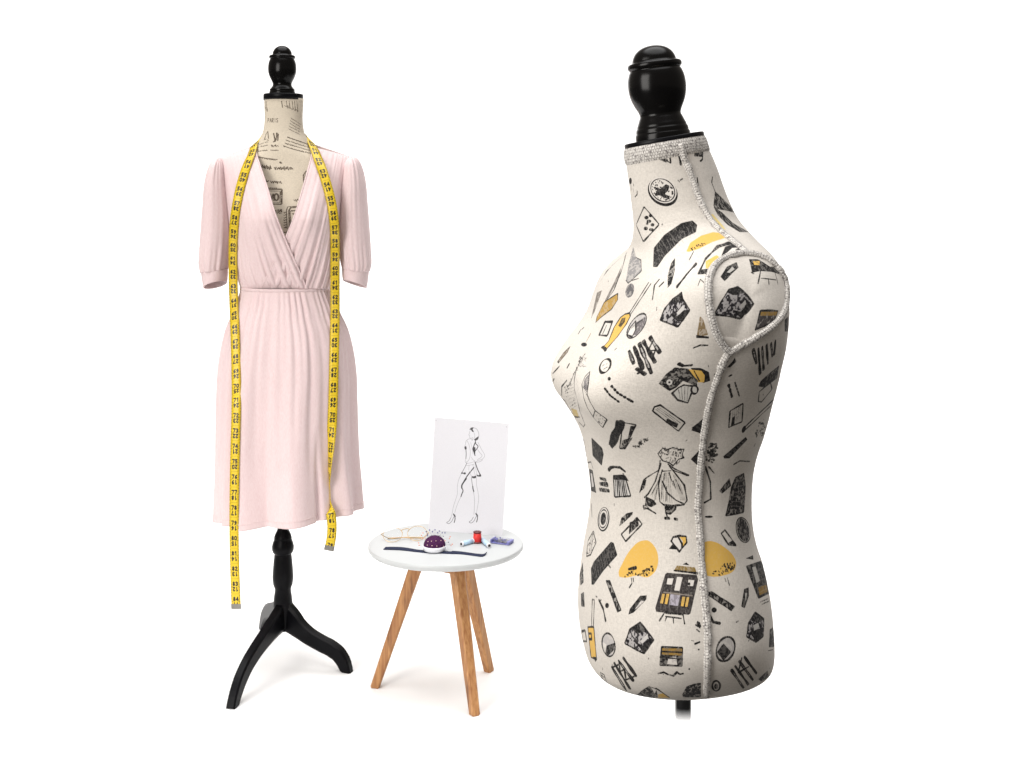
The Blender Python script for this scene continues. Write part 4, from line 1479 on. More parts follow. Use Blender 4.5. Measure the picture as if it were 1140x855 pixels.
# ================================================================== measuring tape
TL_, TWD = 8192, 96
ct = Canvas(TL_, TWD, (211, 181, 24))
ct.a[:] = 1
ct.rgb *= (1 + (.06 * (ct.n1 - .5)))[..., None]
NLAB = 74
stepx = TL_ / NLAB
for k in range(NLAB):
    x = k * stepx
    ct.stroke([(x, 0), (x, TWD)], 2.2, (96, 78, 18), op=.55)
    for q in range(1, 10):
        xx = x + stepx * q / 10
        ct.stroke([(xx, 0), (xx, 20 if q == 5 else 11)], 3, (60, 48, 14)); ct.stroke([(xx, TWD), (xx, TWD - (20 if q == 5 else 11))], 3, (60, 48, 14))
    for txt, dx, flip in ((str(k + 11), .30, 1), (str(84 - k), .66, -1)):
        # digits stand across the tape, as on a tape that hangs down
        w, h = 22, 26
        x0 = x + stepx * dx
        tw = len(txt) * w + (len(txt) - 1) * 8
        for m_, ch in enumerate(txt):
            for s in GLY[ch]:
                pts = []
                for a, b in s:
                    ly = -tw / 2 + m_ * (w + 8) + a * w
                    lx = b * h - h / 2
                    pts.append((x0 + flip * lx, TWD / 2 + flip * ly * 1.0))
                ct.stroke(pts, 9, (28, 24, 20))
timg = ct.image('tape_scale')
m, nt, b = new_mat('tape_vinyl')
im = N(nt, 'ShaderNodeTexImage'); im.image = timg; im.extension = 'REPEAT'
L(nt, im.outputs['Color'], b.inputs['Base Color'])
b.inputs['Roughness'].default_value = .42
M_tape = m
M_tip = simple_mat('tape_metal_tip', (.22, .21, .19, 1), rough=.4, metallic=.8, noise=.2)

Lp = [(263, 678), (262.3, 660), (261.6, 640), (260.8, 610), (260.6, 580), (260.8, 550), (261.3, 520), (262, 490), (262.8, 460), (263, 430), (262.5, 400), (261.6, 370), (260.6, 345), (259.8, 320), (259.4, 300), (259.3, 280), (260, 258), (262, 237), (266, 215), (271, 196), (276.5, 180), (282.5, 166)]
Rp = [(350.5, 168), (357.5, 186), (364, 206), (369, 226), (372, 246), (373, 268), (373, 290), (373, 320), (373, 350), (372.3, 385), (371.5, 420), (370.5, 455), (369, 485), (367.5, 510), (366.5, 530), (366.2, 545), (366.6, 556), (367.4, 566), (369.2, 578), (369.6, 590), (368.6, 601), (366, 613)]


def strand(P):
    P = catmull(np.array(P, float), 170)
    d = np.full(len(P), np.nan)
    o = Vector((0, 0, CH))
    for i, (x, y) in enumerate(P):
        best = None
        for dx in (-5, 0, 5):
            di = (Vector(W3(x + dx, y, 1)) - o).normalized()
            h = dress_bvh.ray_cast(o, di)
            if h[0] is not None:
                best = h[0].y if best is None else min(best, h[0].y)
        if best is not None:
            d[i] = best
    return P, d


def fill_smooth(d, n=6):
    idx = np.arange(len(d)); ok = ~np.isnan(d)
    d = np.interp(idx, idx[ok], d[ok])
    for _ in range(n):
        d2 = d.copy()
        d2[1:-1] = np.minimum(d[1:-1], (d[:-2] + d[2:]) / 2 + .0004)
        d2[1:-1] = d2[1:-1] * .5 + (d2[:-2] + d2[2:]) * .25
        d = np.minimum(d2, d + .0)
    return d


PL, dL = strand(Lp)
PR, dR = strand(Rp)
# gaps (no cloth behind): the tape simply hangs
yL = PL[:, 1]
dL[(yL > 300) & (yL < 338)] = np.nan
dL[(yL > 560)] = np.nan
hL = dL.copy()
dL = fill_smooth(dL, 14) - .0032
dL = np.where(np.isnan(hL), dL, np.minimum(dL, np.nan_to_num(hL, nan=9) - .003))
yR = PR[:, 1]
dR[(yR > 300) & (yR < 338)] = np.nan
dR[(yR > 578)] = np.nan
hR = dR.copy()
dR = fill_smooth(dR, 14) - .0032
dR = np.where(np.isnan(hR), dR, np.minimum(dR, np.nan_to_num(hR, nan=9) - .003))
hit_inside = np.interp(yR, [528, 541, 561, 569], [0, 1, 1, 0])
dR = dR + hit_inside * .024
path, nrm_ = [], []
for (x, y), dd in zip(PL, dL):
    path.append(W3(x, y, dd))
    t = np.clip((190 - y) / 25, 0, 1)
    nrm_.append(np.array([-.12 - .35 * t, -1 + .45 * t, .12 + .7 * t]))
for x, y, dd, nn in ((286.5, 158.5, D1 - .012, (-.55, -.25, .8)), (289.5, 153.5, D1 + .022, (-.75, .3, .6)), (297, 149.5, D1 + .056, (-.5, .7, .5)), (316, 148, D1 + .071, (0, .85, .5)),
                     (334, 150, D1 + .056, (.5, .7, .5)), (343, 154, D1 + .022, (.75, .3, .6)), (346.5, 159.5, D1 - .012, (.55, -.25, .8))):
    path.append(W3(x, y, dd)); nrm_.append(np.array(nn))
for (x, y), dd in zip(PR, dR):
    path.append(W3(x, y, dd))
    t = np.clip((192 - y) / 25, 0, 1)
    tw = np.interp(y, [470, 505, 535, 560, 572], [0, .35, 1, 1, 0])
    nrm_.append(np.array([.12 + .35 * t - 2.6 * tw, -1 + .45 * t, .12 + .7 * t]))
path = catmull(np.array(path), 620, 3)
for _ in range(2):
    path[1:-1] = path[1:-1] * .5 + (path[:-2] + path[2:]) * .25
# the tape lies on top of neck and shoulders
all_pts = dress_pts + [tuple(p) for p in small.V.reshape(-1, 3)]
all_tri = dress_tris + [tuple(i + len(dress_pts) for i in t) for t in small.tri]
all_bvh = BVHTree.FromPolygons(all_pts, all_tri)
for _ in range(5):
    for i in range(len(path)):
        if path[i, 2] < zz(196):
            continue
        loc, nor, fi, dist = all_bvh.find_nearest(Vector(path[i]))
        out = Vector((path[i, 0] - px1, path[i, 1] - D1, .05))
        if nor.dot(out) < 0:
            nor = -nor
        if (Vector(path[i]) - loc).dot(nor) < .0042:
            path[i] = np.array(loc + nor * .0042)
    path[1:-1] = path[1:-1] * .5 + (path[:-2] + path[2:]) * .25
arc = np.concatenate([[0], np.cumsum(np.linalg.norm(np.diff(path, axis=0), axis=1))])
kn = np.array([W3(PL[0, 0], PL[0, 1], dL[0])])
# normals resampled along the same arc
raw = np.array([W3(x, y, dd) for (x, y), dd in zip(PL, dL)])
nn = np.array(nrm_)
src = np.linspace(0, 1, len(nn))
# arc position of every raw node
rawp = np.vstack([[W3(x, y, dd) for (x, y), dd in zip(PL, dL)], path[:0].reshape(0, 3)])
nodes = np.array([list(W3(x, y, dd)) for (x, y), dd in zip(PL, dL)] + [list(W3(x, y, dd)) for x, y, dd in ((286.5, 158.5, D1 - .012), (289.5, 153.5, D1 + .022), (297, 149.5, D1 + .056), (316, 148, D1 + .071), (334, 150, D1 + .056), (343, 154, D1 + .022), (346.5, 159.5, D1 - .012))] + [list(W3(x, y, dd)) for (x, y), dd in zip(PR, dR)])
narc = np.concatenate([[0], np.cumsum(np.linalg.norm(np.diff(nodes, axis=0), axis=1))])
narc *= arc[-1] / narc[-1]
NN = np.stack([np.interp(arc, narc, nn[:, k]) for k in range(3)], 1)
tg = np.gradient(path, axis=0)
tg /= np.linalg.norm(tg, axis=1)[:, None]
wd = np.cross(tg, NN)
wd /= np.linalg.norm(wd, axis=1)[:, None]
HW = .0123
V, UVt = [], []
for i in range(len(path)):
    for s in (-1, -.33, .33, 1):
        V.append(path[i] + wd[i] * HW * s)
        UVt.append((arc[i] / (NLAB * .0387), (1 - s) / 2))
fc = grid_faces(len(path), 4, False)
tape = thing('tape_measure', 'yellow tape measure draped round the neck of the form, over the pink dress', 'tape measure', tuple(path[0]))
mesh_obj('tape', V, fc, M_tape, tape, uv=np.array(UVt), mods=(('SOLIDIFY', dict(thickness=.0007, offset=0)),))
for e, i0, i1 in ((0, 0, 3), (1, len(path) - 4, len(path) - 1)):
    V = []
    nb = NN[i0] / np.linalg.norm(NN[i0])
    for i in range(i0, i1 + 1):
        for s, h in ((-1.04, .0009), (1.04, .0009), (1.04, -.0009), (-1.04, -.0009)):
            V.append(path[i] + wd[i] * HW * s + nb * h)
    n = i1 - i0 + 1
    V = V[:]
    keep = range(n)
    mesh_obj('metal_tip', V, grid_faces(n, 4, True) + [(3, 2, 1, 0), tuple(range((n - 1) * 4, n * 4))], M_tip, tape, smooth=False)


# ================================================================== side table
TD, TZ = 3.10, .373
tx = (496.5 - CX) / F * TD
TR_ = .1966
M_top = simple_mat('white_lacquered_board', (.46, .475, .48, 1), rough=.38, noise=.015, nscale=5, bump=.01, bscale=60, spec=.4)


def wood_mat(name, lo, hi, dark):
    m, nt, b = new_mat(name)
    v = coords(nt, (1, 1, .06))
    w = N(nt, 'ShaderNodeTexNoise', i_Scale=160.0, i_Detail=6, i_Distortion=.6)
    L(nt, v, w.inputs['Vector'])
    v2 = coords(nt, (1, 1, .25))
    n2 = N(nt, 'ShaderNodeTexNoise', i_Scale=38.0, i_Detail=3)
    L(nt, v2, n2.inputs['Vector'])
    c = mixc(nt, ramp(nt, w.outputs[0], .32, .7), lo, hi)
    c = mixc(nt, ramp(nt, n2.outputs[0], .60, .72), c, dark)
    L(nt, c, b.inputs['Base Color'])
    b.inputs['Roughness'].default_value = .5
    bp = N(nt, 'ShaderNodeBump', i_Strength=.15, i_Distance=.001)
    L(nt, w.outputs[0], bp.inputs['Height']); L(nt, bp.outputs[0], b.inputs['Normal'])
    return m


M_wood = wood_mat('acacia_wood', (.27, .108, .034, 1), (.47, .24, .09, 1), (.18, .072, .025, 1))
table = thing('side_table', 'small round white-topped side table on three splayed acacia legs', 'side table', (tx, TD, 0))
T0 = TZ - .0175
pr = [(.02, T0), (TR_ - .012, T0), (TR_ - .004, T0 + .0018), (TR_ - .0008, T0 + .006), (TR_, T0 + .0095), (TR_ - .0004, T0 + .0135), (TR_ - .002, T0 + .0162), (TR_ - .005, TZ), (.02, TZ)]
V, fc = lathe(pr, (tx, TD, 0), (0, 0, 1), 120)
mesh_obj('tabletop', V, fc, M_top, table, mods=(('EDGE_SPLIT', dict(split_angle=.6)),))
feet = [on_plane(417.5, 765, 0), on_plane(528.5, 796, 0), on_plane(544.5, 747, 0)]
ctr = np.mean(feet, 0)
tops = []
for f in feet:
    t = ctr + (f - ctr) * .34
    t[2] = T0 - .001
    tops.append(t)


def table_leg(top, foot):
    ax_ = (top - foot); ln = np.linalg.norm(ax_); ax_ /= ln
    out = foot - ctr; out[2] = 0; out /= np.linalg.norm(out)
    sd = np.cross(ax_, out); sd /= np.linalg.norm(sd)
    o2 = np.cross(sd, ax_)
    V = []
    c = .30
    steps = [(0.0, .86), (.006, 1.0)] + [(t, 1.0) for t in np.linspace(.05, 1, 8)]
    for t, sc in steps:
        hw = (.0110 + .0060 * t) * sc
        P = foot + (top - foot) * t
        for sx, sy in ((-1, -1 + c), (-1, 1 - c), (-1 + c, 1), (1 - c, 1), (1, 1 - c), (1, -1 + c), (1 - c, -1), (-1 + c, -1)):
            q = P + sd * sx * hw + o2 * sy * hw
            if t == 0:
                q[2] = 0.0008
            if t == 1:
                q = q + ax_ * ((T0 - .0005 - q[2]) / ax_[2])
            V.append(q)
    n = len(steps)
    fc = grid_faces(n, 8, True) + [tuple(range(7, -1, -1)), tuple(range((n - 1) * 8, n * 8))]
    return mesh_obj('leg', V, fc, M_wood, table, smooth=False)


for t, f in zip(tops, feet):
    table_leg(t, f.copy())
# three-armed wooden bracket under the board
V = []
for z in (T0 - .030, T0 - .0006):
    for k in range(3):
        d = tops[k] - ctr; a = math.atan2(d[1], d[0])
        for da in (-.35, .35):
            V.append((ctr[0] + math.cos(a + da) * .100, ctr[1] + math.sin(a + da) * .100, z))
mesh_obj('bracket', V, grid_faces(2, 6, True) + [(5, 4, 3, 2, 1, 0), (6, 7, 8, 9, 10, 11)], M_wood, table, smooth=False)
d = tops[1] - ctr
for sgn in (1,):
    bp_ = on_plane(512, 631, T0 - .006)
    bp_ = ctr + np.array([.055, -.062, 0]); bp_[2] = T0 - .0075
    V, fc = lathe([(.0045, 0), (.0045, .004), (.003, .005)], tuple(bp_), (.3, -1, 0), 16)
    mesh_obj('screw_cap', V, fc, M_blackwood, table)

# ================================================================== fashion sketch
pw, ph_ = 1024, 1400
cp = Canvas(pw, ph_, (40, 38, 42))
tl, tr_, bl_ = np.array([88, 28.]), np.array([592, 70.]), np.array([42, 794.])
Mx = np.linalg.inv(np.stack([tr_ - tl, bl_ - tl], 1))
SUP = pw / 83.3       # texels per photo pixel


def sk_pts(P):
    q = (np.asarray(P, float) - tl) @ Mx.T
    return np.stack([q[:, 0] * pw, (1 - q[:, 1]) * ph_], 1)


def pen(wd, P, sm=True, col=(48, 46, 50), op=.9):
    P = np.asarray(P, float)
    if sm and len(P) > 2:
        P = catmull(P, len(P) * 7)
    cp.stroke(sk_pts(P), wd * .68 * SUP, col, 1, 1, op * (.6 if col == (110, 108, 114) else 1))


def blot(P, col=(34, 32, 36), op=.92):
    cp.fill(sk_pts(catmull(np.array(list(P) + [P[0]], float), len(P) * 6)), col, 0, op)


lt = (110, 108, 114)
blot([(322, 112), (335, 99), (352, 99), (345, 110), (352, 128), (342, 128), (333, 116)])
pen(.7, [(345, 100), (368, 106), (382, 128), (386, 155), (380, 176)], col=lt); blot([(352, 182), (362, 174), (384, 160), (380, 180), (362, 188)])
pen(.5, [(326, 120), (322, 140), (318, 150), (324, 153), (323, 166), (332, 172), (345, 168)], col=lt); pen(.5, [(350, 128), (358, 150), (356, 172)], col=lt)
pen(.5, [(345, 168), (346, 180), (338, 188)], col=lt); pen(.6, [(300, 190), (312, 180), (330, 176), (345, 186)], col=lt)
pen(.6, [(300, 190), (294, 215), (290, 232)], col=lt); blot([(288, 232), (298, 226), (300, 250), (292, 248)]); pen(1.0, [(298, 248), (300, 275), (298, 312)])
pen(.6, [(308, 190), (322, 225), (328, 265), (325, 300), (310, 330), (298, 335)], col=lt); pen(.5, [(330, 200), (340, 240), (345, 280)], col=lt); pen(.5, [(298, 312), (294, 335), (300, 342)], col=lt)
pen(1.5, [(362, 200), (352, 225), (346, 245), (352, 265), (360, 290)]); pen(1.2, [(362, 188), (366, 210), (380, 225), (368, 250), (358, 262)]); blot([(348, 235), (358, 232), (362, 262), (358, 288), (350, 262)])
pen(.6, [(380, 200), (402, 245), (424, 298), (412, 312), (378, 325)], col=lt); pen(.6, [(372, 240), (392, 270), (408, 292), (398, 305), (375, 318)], col=lt); pen(.6, [(378, 325), (365, 335), (380, 335), (400, 328), (412, 318)], col=lt)
pen(.5, [(335, 300), (345, 318), (360, 328)], col=lt); pen(.5, [(305, 345), (330, 340), (358, 330)], col=lt)
pen(.7, [(305, 340), (290, 372), (274, 402)]); blot([(264, 418), (270, 403), (282, 408), (290, 404), (298, 412), (292, 420), (278, 414)])
pen(1.4, [(360, 335), (372, 370), (384, 400), (398, 424)]); blot([(370, 418), (385, 424), (392, 416), (402, 432), (385, 434), (372, 430)]); blot([(336, 430), (350, 432), (366, 428), (368, 440), (352, 446), (338, 440)])
pen(.5, [(345, 350), (352, 390), (362, 428)], col=lt); pen(.5, [(320, 355), (318, 385), (335, 430)], col=lt); pen(.5, [(360, 355), (368, 395), (374, 420)], col=lt); pen(.5, [(300, 360), (330, 355), (355, 350)], col=lt)
pen(1.6, [(352, 372), (320, 412), (300, 440), (282, 470), (268, 500)]); pen(2.2, [(300, 448), (284, 470), (270, 495), (270, 512)]); pen(1.5, [(270, 510), (278, 530), (270, 552), (264, 570)])
pen(.6, [(264, 420), (248, 460), (240, 500), (240, 550), (228, 590), (212, 640), (205, 680), (196, 712)], col=lt); pen(.6, [(264, 570), (245, 610), (230, 650), (222, 680)], col=lt)
pen(.7, [(335, 440), (340, 480), (346, 510), (350, 540)]); pen(1.6, [(344, 500), (347, 522), (351, 535)]); pen(.7, [(350, 540), (356, 590), (355, 640), (352, 690)], col=lt)
pen(.6, [(370, 445), (370, 490), (380, 540), (384, 590), (376, 640), (368, 690)], col=lt)
for dx, dy in ((0, 0), (152, -4)):
    pen(.7, [(196 + dx, 712 + dy), (182 + dx, 735 + dy), (167 + dx, 746 + dy), (180 + dx, 752 + dy), (198 + dx, 740 + dy), (212 + dx, 715 + dy), (220 + dx, 700 + dy)], col=(80, 78, 84))
    blot([(212 + dx, 682 + dy), (224 + dx, 694 + dy), (228 + dx, 708 + dy), (216 + dx, 700 + dy), (210 + dx, 690 + dy)])
    pen(1.3, [(222 + dx, 700 + dy), (224 + dx, 720 + dy), (218 + dx, 745 + dy)])
for x, y in ((96, 48), (572, 92)):
    pen(1.0, [(x, y), (x + 2, y + 3)], False, (150, 150, 156))
m, nt, b = new_mat('drawing_paper')
im = N(nt, 'ShaderNodeTexImage'); im.image = cp.image('fashion_drawing'); im.extension = 'EXTEND'
v = coords(nt)
nz = N(nt, 'ShaderNodeTexNoise', i_Scale=900.0, i_Detail=3); L(nt, v, nz.inputs['Vector'])
pc = mixc(nt, ramp(nt, nz.outputs[0], .3, .7), (.60, .60, .635, 1), (.66, .66, .695, 1))
L(nt, mixc(nt, im.outputs['Alpha'], pc, im.outputs['Color']), b.inputs['Base Color'])
b.inputs['Roughness'].default_value = .75
M_sketch = m
M_card = simple_mat('plain_card', (.7, .7, .72, 1), rough=.7)
BL, BR = on_plane(476.8, 590, TZ + .001), on_plane(559.5, 597, TZ + .001)
TLp, TRp = W3(484, 464.5, BL[1] + .035), W3(567, 471.5, BR[1] + .035)
sketch = thing('fashion_sketch', 'upright white sheet with an ink drawing of a slim woman, on the table', 'sketch', tuple((BL + BR) / 2))
R, C = 14, 10
V, UVs = [], []
bow = np.cross(TRp - TLp, BL - TLp); bow /= np.linalg.norm(bow)
for i in range(R):
    for j in range(C):
        s, t = j / (C - 1), i / (R - 1)
        p = (TLp * (1 - s) + TRp * s) * (1 - t) + (BL * (1 - s) + BR * s) * t
        p = p + bow * .003 * (math.sin(s * math.pi) - .0)
        V.append(p); UVs.append((s, 1 - t))
mesh_obj('sheet', V, grid_faces(R, C, False), M_sketch, sketch, uv=np.array(UVs), smooth=False, mods=(('SOLIDIFY', dict(thickness=.0005, offset=0)),))
mid_t = (TLp + TRp) / 2 * .55 + (BL + BR) / 2 * .45
ft = (BL + BR) / 2 + np.array([.02, .05, 0])
sx = (BR - BL); sx /= np.linalg.norm(sx)
bk = np.array([0, .0035, 0])
V = [mid_t + bk - sx * .006, mid_t + bk + sx * .006, ft + sx * .010, ft - sx * .010]
mesh_obj('easel_strut', V, [(0, 1, 2, 3)], M_card, sketch, smooth=False, mods=(('SOLIDIFY', dict(thickness=.0012)),))

# ================================================================== pin cushion
def at_table(px, py, h=0.0):
    return on_plane(px, py, TZ + h)


pc_ = at_table(483.8, 613.2)
M_white = simple_mat('white_plastic', (.72, .73, .77, 1), rough=.35, noise=.02)
M_plum = simple_mat('plum_felt', (.060, .017, .060, 1), rough=.9, noise=.3, nscale=300, bump=.3, bscale=900, spec=.1)
M_navy = simple_mat('navy_strap_fabric', (.016, .021, .048, 1), rough=.8, noise=.2, nscale=400, bump=.2, bscale=900, spec=.2)
cush = thing('pin_cushion', 'plum domed pin cushion in a white cup on a navy strap', 'pin cushion', tuple(pc_))
rB = 12.9 / (F / pc_[1])
V, fc = lathe([(rB * .9, .0022), (rB * .97, .0034), (rB, .008), (rB * 1.01, .0115), (rB * .985, .0138), (rB * .9, .0138)], tuple(pc_), (0, 0, 1), 48)
mesh_obj('cup', V, fc, M_white, cush)
dm = [(rB * .955 * math.cos(a), .0128 + .0248 * math.sin(a)) for a in np.linspace(0, math.pi / 2 - .001, 16)]
V, fc = lathe(dm, tuple(pc_), (0, 0, 1), 48)
mesh_obj('cushion', V, fc, M_plum, cush)
sp = [(428, 611), (436, 611.3), (445, 611.6), (455, 612.5), (464, 613.6), (474, 614.6), (484, 615), (494, 615.4), (503, 615.8), (512, 616.0), (522, 617.0), (531, 618.3), (539, 618.6), (541.2, 617.6)]
sc_ = [at_table(x, y) for x, y in catmull(np.array(sp, float), 80)]
V = []
lift_ = lambda t: .0012 + .0016 * (math.sin(t * 13) * .5 + .5) * (1 if t < .3 or t > .65 else .2) + (.0015 * max(0, (t - .95) / .05) ** 2)
for i, p in enumerate(sc_):
    t = i / (len(sc_) - 1)
    for s in (-1, -.4, .4, 1):
        V.append((p[0] + s * .002, p[1] + s * .0085, TZ + lift_(t) * (1 + .3 * s)))
mesh_obj('strap', V, grid_faces(len(sc_), 4, False), M_navy, cush, mods=(('SOLIDIFY', dict(thickness=.0016, offset=1)),))

M_pin = simple_mat('steel_pin', (.5, .5, .5, 1), rough=.3, metallic=1)
heads = {'blue': simple_mat('blue_pin_head', (.06, .055, .22, 1), rough=.3), 'coral': simple_mat('coral_pin_head', (.72, .28, .19, 1), rough=.3), 'pearl': simple_mat('pearl_pin_head', (.78, .55, .48, 1), rough=.3), 'grey': simple_mat('grey_pin_head', (.25, .25, .30, 1), rough=.3)}
pin_labels = {'blue': 'pin with a dark blue head standing in the top of the plum pin cushion',
              'coral': 'pin with a coral head slanting out of the side of the plum pin cushion',
              'pearl': 'pin pushed in up to its pale pearl head on the plum pin cushion',
              'grey': 'pin with a small grey head standing in the plum pin cushion'}


def ball(c, r, n=10):
    pf = [(max(.00002, r * math.sin(a)), -r * math.cos(a)) for a in np.linspace(0.02, math.pi - .02, 8)]
    return lathe(pf, tuple(c), (0, 0, 1), n)


def make_pin(kind, head_px, dz, depth_shift=0.0):
    hp = W3(head_px[0], head_px[1], pc_[1] + depth_shift)
    cz = np.array([pc_[0], pc_[1], TZ + .018])
    root = cz + (hp - cz) * .55 if dz else cz + (hp - cz) * .9
    t = thing('pin', pin_labels[kind], 'pin', tuple(root), kind + '-headed pins in the pin cushion')
    V, fc = tube([root - (hp - root) * .2, hp], .00034, 6)
    mesh_obj('shaft', V, fc, M_pin, t)
    V, fc = ball(hp, .0016 if dz else .0018)
    mesh_obj('head', V, fc, heads[kind], t)


for x, y in ((474.5, 591.8), (476, 594.5), (478.2, 590), (481.5, 592), (484.3, 589.8), (487.3, 593), (489.2, 591.2), (492.3, 593.2), (495.4, 593.2), (475.8, 596.3)):
    make_pin('blue', (x, y), True, RNG.uniform(-.008, .012))
for x, y in ((470.8, 593.2), (469.2, 596), (470.6, 599.4), (473.2, 600.4), (501.2, 597.6), (500.4, 599.6), (503.6, 605.8), (502.2, 607), (466, 604.4), (466.6, 607), (495.6, 602)):
    make_pin('coral', (x, y), True, RNG.uniform(-.006, .012))
for x, y in ((480.2, 596.2), (483.8, 596.8), (489, 596.4), (493.6, 597), (499.4, 603.6)):
    make_pin('grey', (x, y), True, RNG.uniform(-.006, .01))
o_ = Vector((0, 0, CH))
for x, y in ((480.4, 602.6), (485.3, 602.2), (490.8, 601.8), (475.8, 606.9), (480.9, 607.5), (486.3, 607.9), (493.6, 608.3), (476.6, 603)):
    # found on the dome itself
    dome_c = np.array([pc_[0], pc_[1], TZ + .0128])
    d = np.array(W3(x, y, 1.0)) - np.array([0, 0, CH]); d /= np.linalg.norm(d)
    S = np.array([rB * .955, rB * .955, .0248])
    oo = (np.array([0, 0, CH]) - dome_c) / S; dd = d / S
    A_, B_, C_ = dd @ dd, 2 * oo @ dd, oo @ oo - 1
    dis = B_ * B_ - 4 * A_ * C_
    if dis < 0:
        continue
    tt = (-B_ - math.sqrt(dis)) / (2 * A_)
    hp = np.array([0, 0, CH]) + d * tt
    nn_ = (hp - dome_c) / S ** 2; nn_ /= np.linalg.norm(nn_)
    t = thing('pin', pin_labels['pearl'], 'pin', tuple(hp), 'pearl-headed pins in the pin cushion')
    V, fc = tube([hp - nn_ * .012, hp], .0004, 6); mesh_obj('shaft', V, fc, M_pin, t)
    V, fc = ball(hp + nn_ * .0003, .0011); mesh_obj('head', V, fc, heads['pearl'], t)

# ================================================================== eyeglasses
M_gold = simple_mat('gold_wire', (.50, .36, .20, 1), rough=.32, metallic=.9, noise=.15)
M_tort = simple_mat('tan_temple_tip', (.48, .31, .17, 1), rough=.35, noise=.3)
m, nt, b = new_mat('clear_lens')
tb = N(nt, 'ShaderNodeBsdfTransparent'); tb.inputs[0].default_value = (.975, .98, .98, 1)
gb = N(nt, 'ShaderNodeBsdfGlossy'); gb.inputs['Roughness'].default_value = .02
fr_ = N(nt, 'ShaderNodeFresnel'); fr_.inputs[0].default_value = 1.04
mm = N(nt, 'ShaderNodeMixShader'); L(nt, fr_.outputs[0], mm.inputs[0]); L(nt, tb.outputs[0], mm.inputs[1]); L(nt, gb.outputs[0], mm.inputs[2])
L(nt, mm.outputs[0], nt.nodes['Material Output'].inputs['Surface'])
M_lens = m
g0 = at_table(451, 603)
specs = thing('eyeglasses', 'round gold wire-rimmed eyeglasses with folded temples on the side table', 'eyeglasses', tuple(g0))
tilt = math.radians(33)
upv = np.array([0, math.cos(tilt), math.sin(tilt)])
rl, ru_ = .0246, .0238
lens_c = []
for px, py in ((436.3, 603.4), (463.8, 601.8)):
    bt = at_table(px, py, .0012)
    c = bt + upv * ru_
    lens_c.append(c)
    P = [c + np.array([1, .02, 0]) * rl * math.cos(a) + upv * ru_ * math.sin(a) for a in np.linspace(0, 2 * math.pi, 48, endpoint=False)]
    V, fc = tube(P, .0007, 8, closed=True)
    rim = mesh_obj('rim', V, fc, M_gold, specs)
    V = [c] + [c + (p - c) * .985 for p in P]
    mesh_obj('lens', V, [(0, 1 + k, 1 + (k + 1) % 48) for k in range(48)], M_lens, rim)
c1, c2 = lens_c
nb_ = np.cross(np.array([1, 0, 0]), upv)
P = [c1 + np.array([rl, 0, 0]) + upv * .006, c1 * .65 + c2 * .35 + upv * .013, c1 * .35 + c2 * .65 + upv * .013, c2 - np.array([rl, 0, 0]) + upv * .006]
V, fc = tube(catmull(np.array(P), 16), .0009, 8); mesh_obj('bridge', V, fc, M_gold, specs)
for c, sg in ((c1, -1), (c2, 1)):
    h = c + np.array([sg * rl, 0, 0]) + upv * .006
    hinge = h + np.array([sg * .005, -.004, -.002])
    other = np.array([c[0] - sg * .075, c[1] + (.016 if sg < 0 else -.004), TZ + .0025])
    kn = np.array([c[0] + sg * .020, c[1] - .006 + (.01 if sg < 0 else 0), TZ + .008])
    V, fc = tube(catmull(np.array([h, hinge, kn, kn * .4 + other * .6, other]), 40), [.0009] * 14 + list(np.linspace(.0009, .0017, 26)), 8)
    mesh_obj('temple', V, fc, M_gold if sg < 0 else M_tort, specs)
    pd = c + np.array([-sg * rl * .8, 0, 0]) - upv * .004 - nb_ * .004
    V, fc = ball(pd, .0022); mesh_obj('nose_pad', V, fc, M_lens, specs)

# ================================================================== thread
def thread_mat(name, lo, hi):
    m, nt, b = new_mat(name)
    v = coords(nt)
    wv_ = N(nt, 'ShaderNodeTexNoise', i_Scale=1.0, i_Detail=2)
    v = coords(nt, (90, 90, 2600)); L(nt, v, wv_.inputs['Vector'])
    L(nt, mixc(nt, ramp(nt, wv_.outputs[0], .3, .7), lo, hi), b.inputs['Base Color'])
    b.inputs['Roughness'].default_value = .45
    bp = N(nt, 'ShaderNodeBump', i_Strength=.4, i_Distance=.0005); L(nt, wv_.outputs[0], bp.inputs['Height']); L(nt, bp.outputs[0], b.inputs['Normal'])
    return m


M_red = thread_mat('red_thread', (.50, .012, .012, 1), (.80, .035, .03, 1))
M_maroon = simple_mat('maroon_spool', (.09, .006, .008, 1), rough=.35)
M_blue = thread_mat('pale_blue_thread', (.34, .50, .66, 1), (.48, .64, .78, 1))
M_hole = simple_mat('dark_core', (.02, .016, .014, 1), rough=.7)
r0 = at_table(531.4, 604.2)
ur = r0[1] / F
spool = thing('thread_spool', 'red thread spool with maroon ends, upright on the side table before the sketch', 'thread spool', tuple(r0))
hS = .0285
V, fc = lathe([(4.75 * ur, .003), (4.55 * ur, hS * .5), (4.2 * ur, hS - .003)], tuple(r0), (0, 0, 1), 40); mesh_obj('thread', V, fc, M_red, spool)
V, fc = lathe([(5.3 * ur, .0004), (5.45 * ur, .0018), (5.0 * ur, .0036), (4.6 * ur, .0044)], tuple(r0), (0, 0, 1), 40); mesh_obj('bottom_flange', V, fc, M_maroon, spool)
V, fc = lathe([(4.25 * ur, hS - .0035), (4.6 * ur, hS - .002), (4.5 * ur, hS), (2.0 * ur, hS), (1.8 * ur, hS - .004), (.1 * ur, hS - .004)], tuple(r0), (0, 0, 1), 40); mesh_obj('top_flange', V, fc, M_maroon, spool)


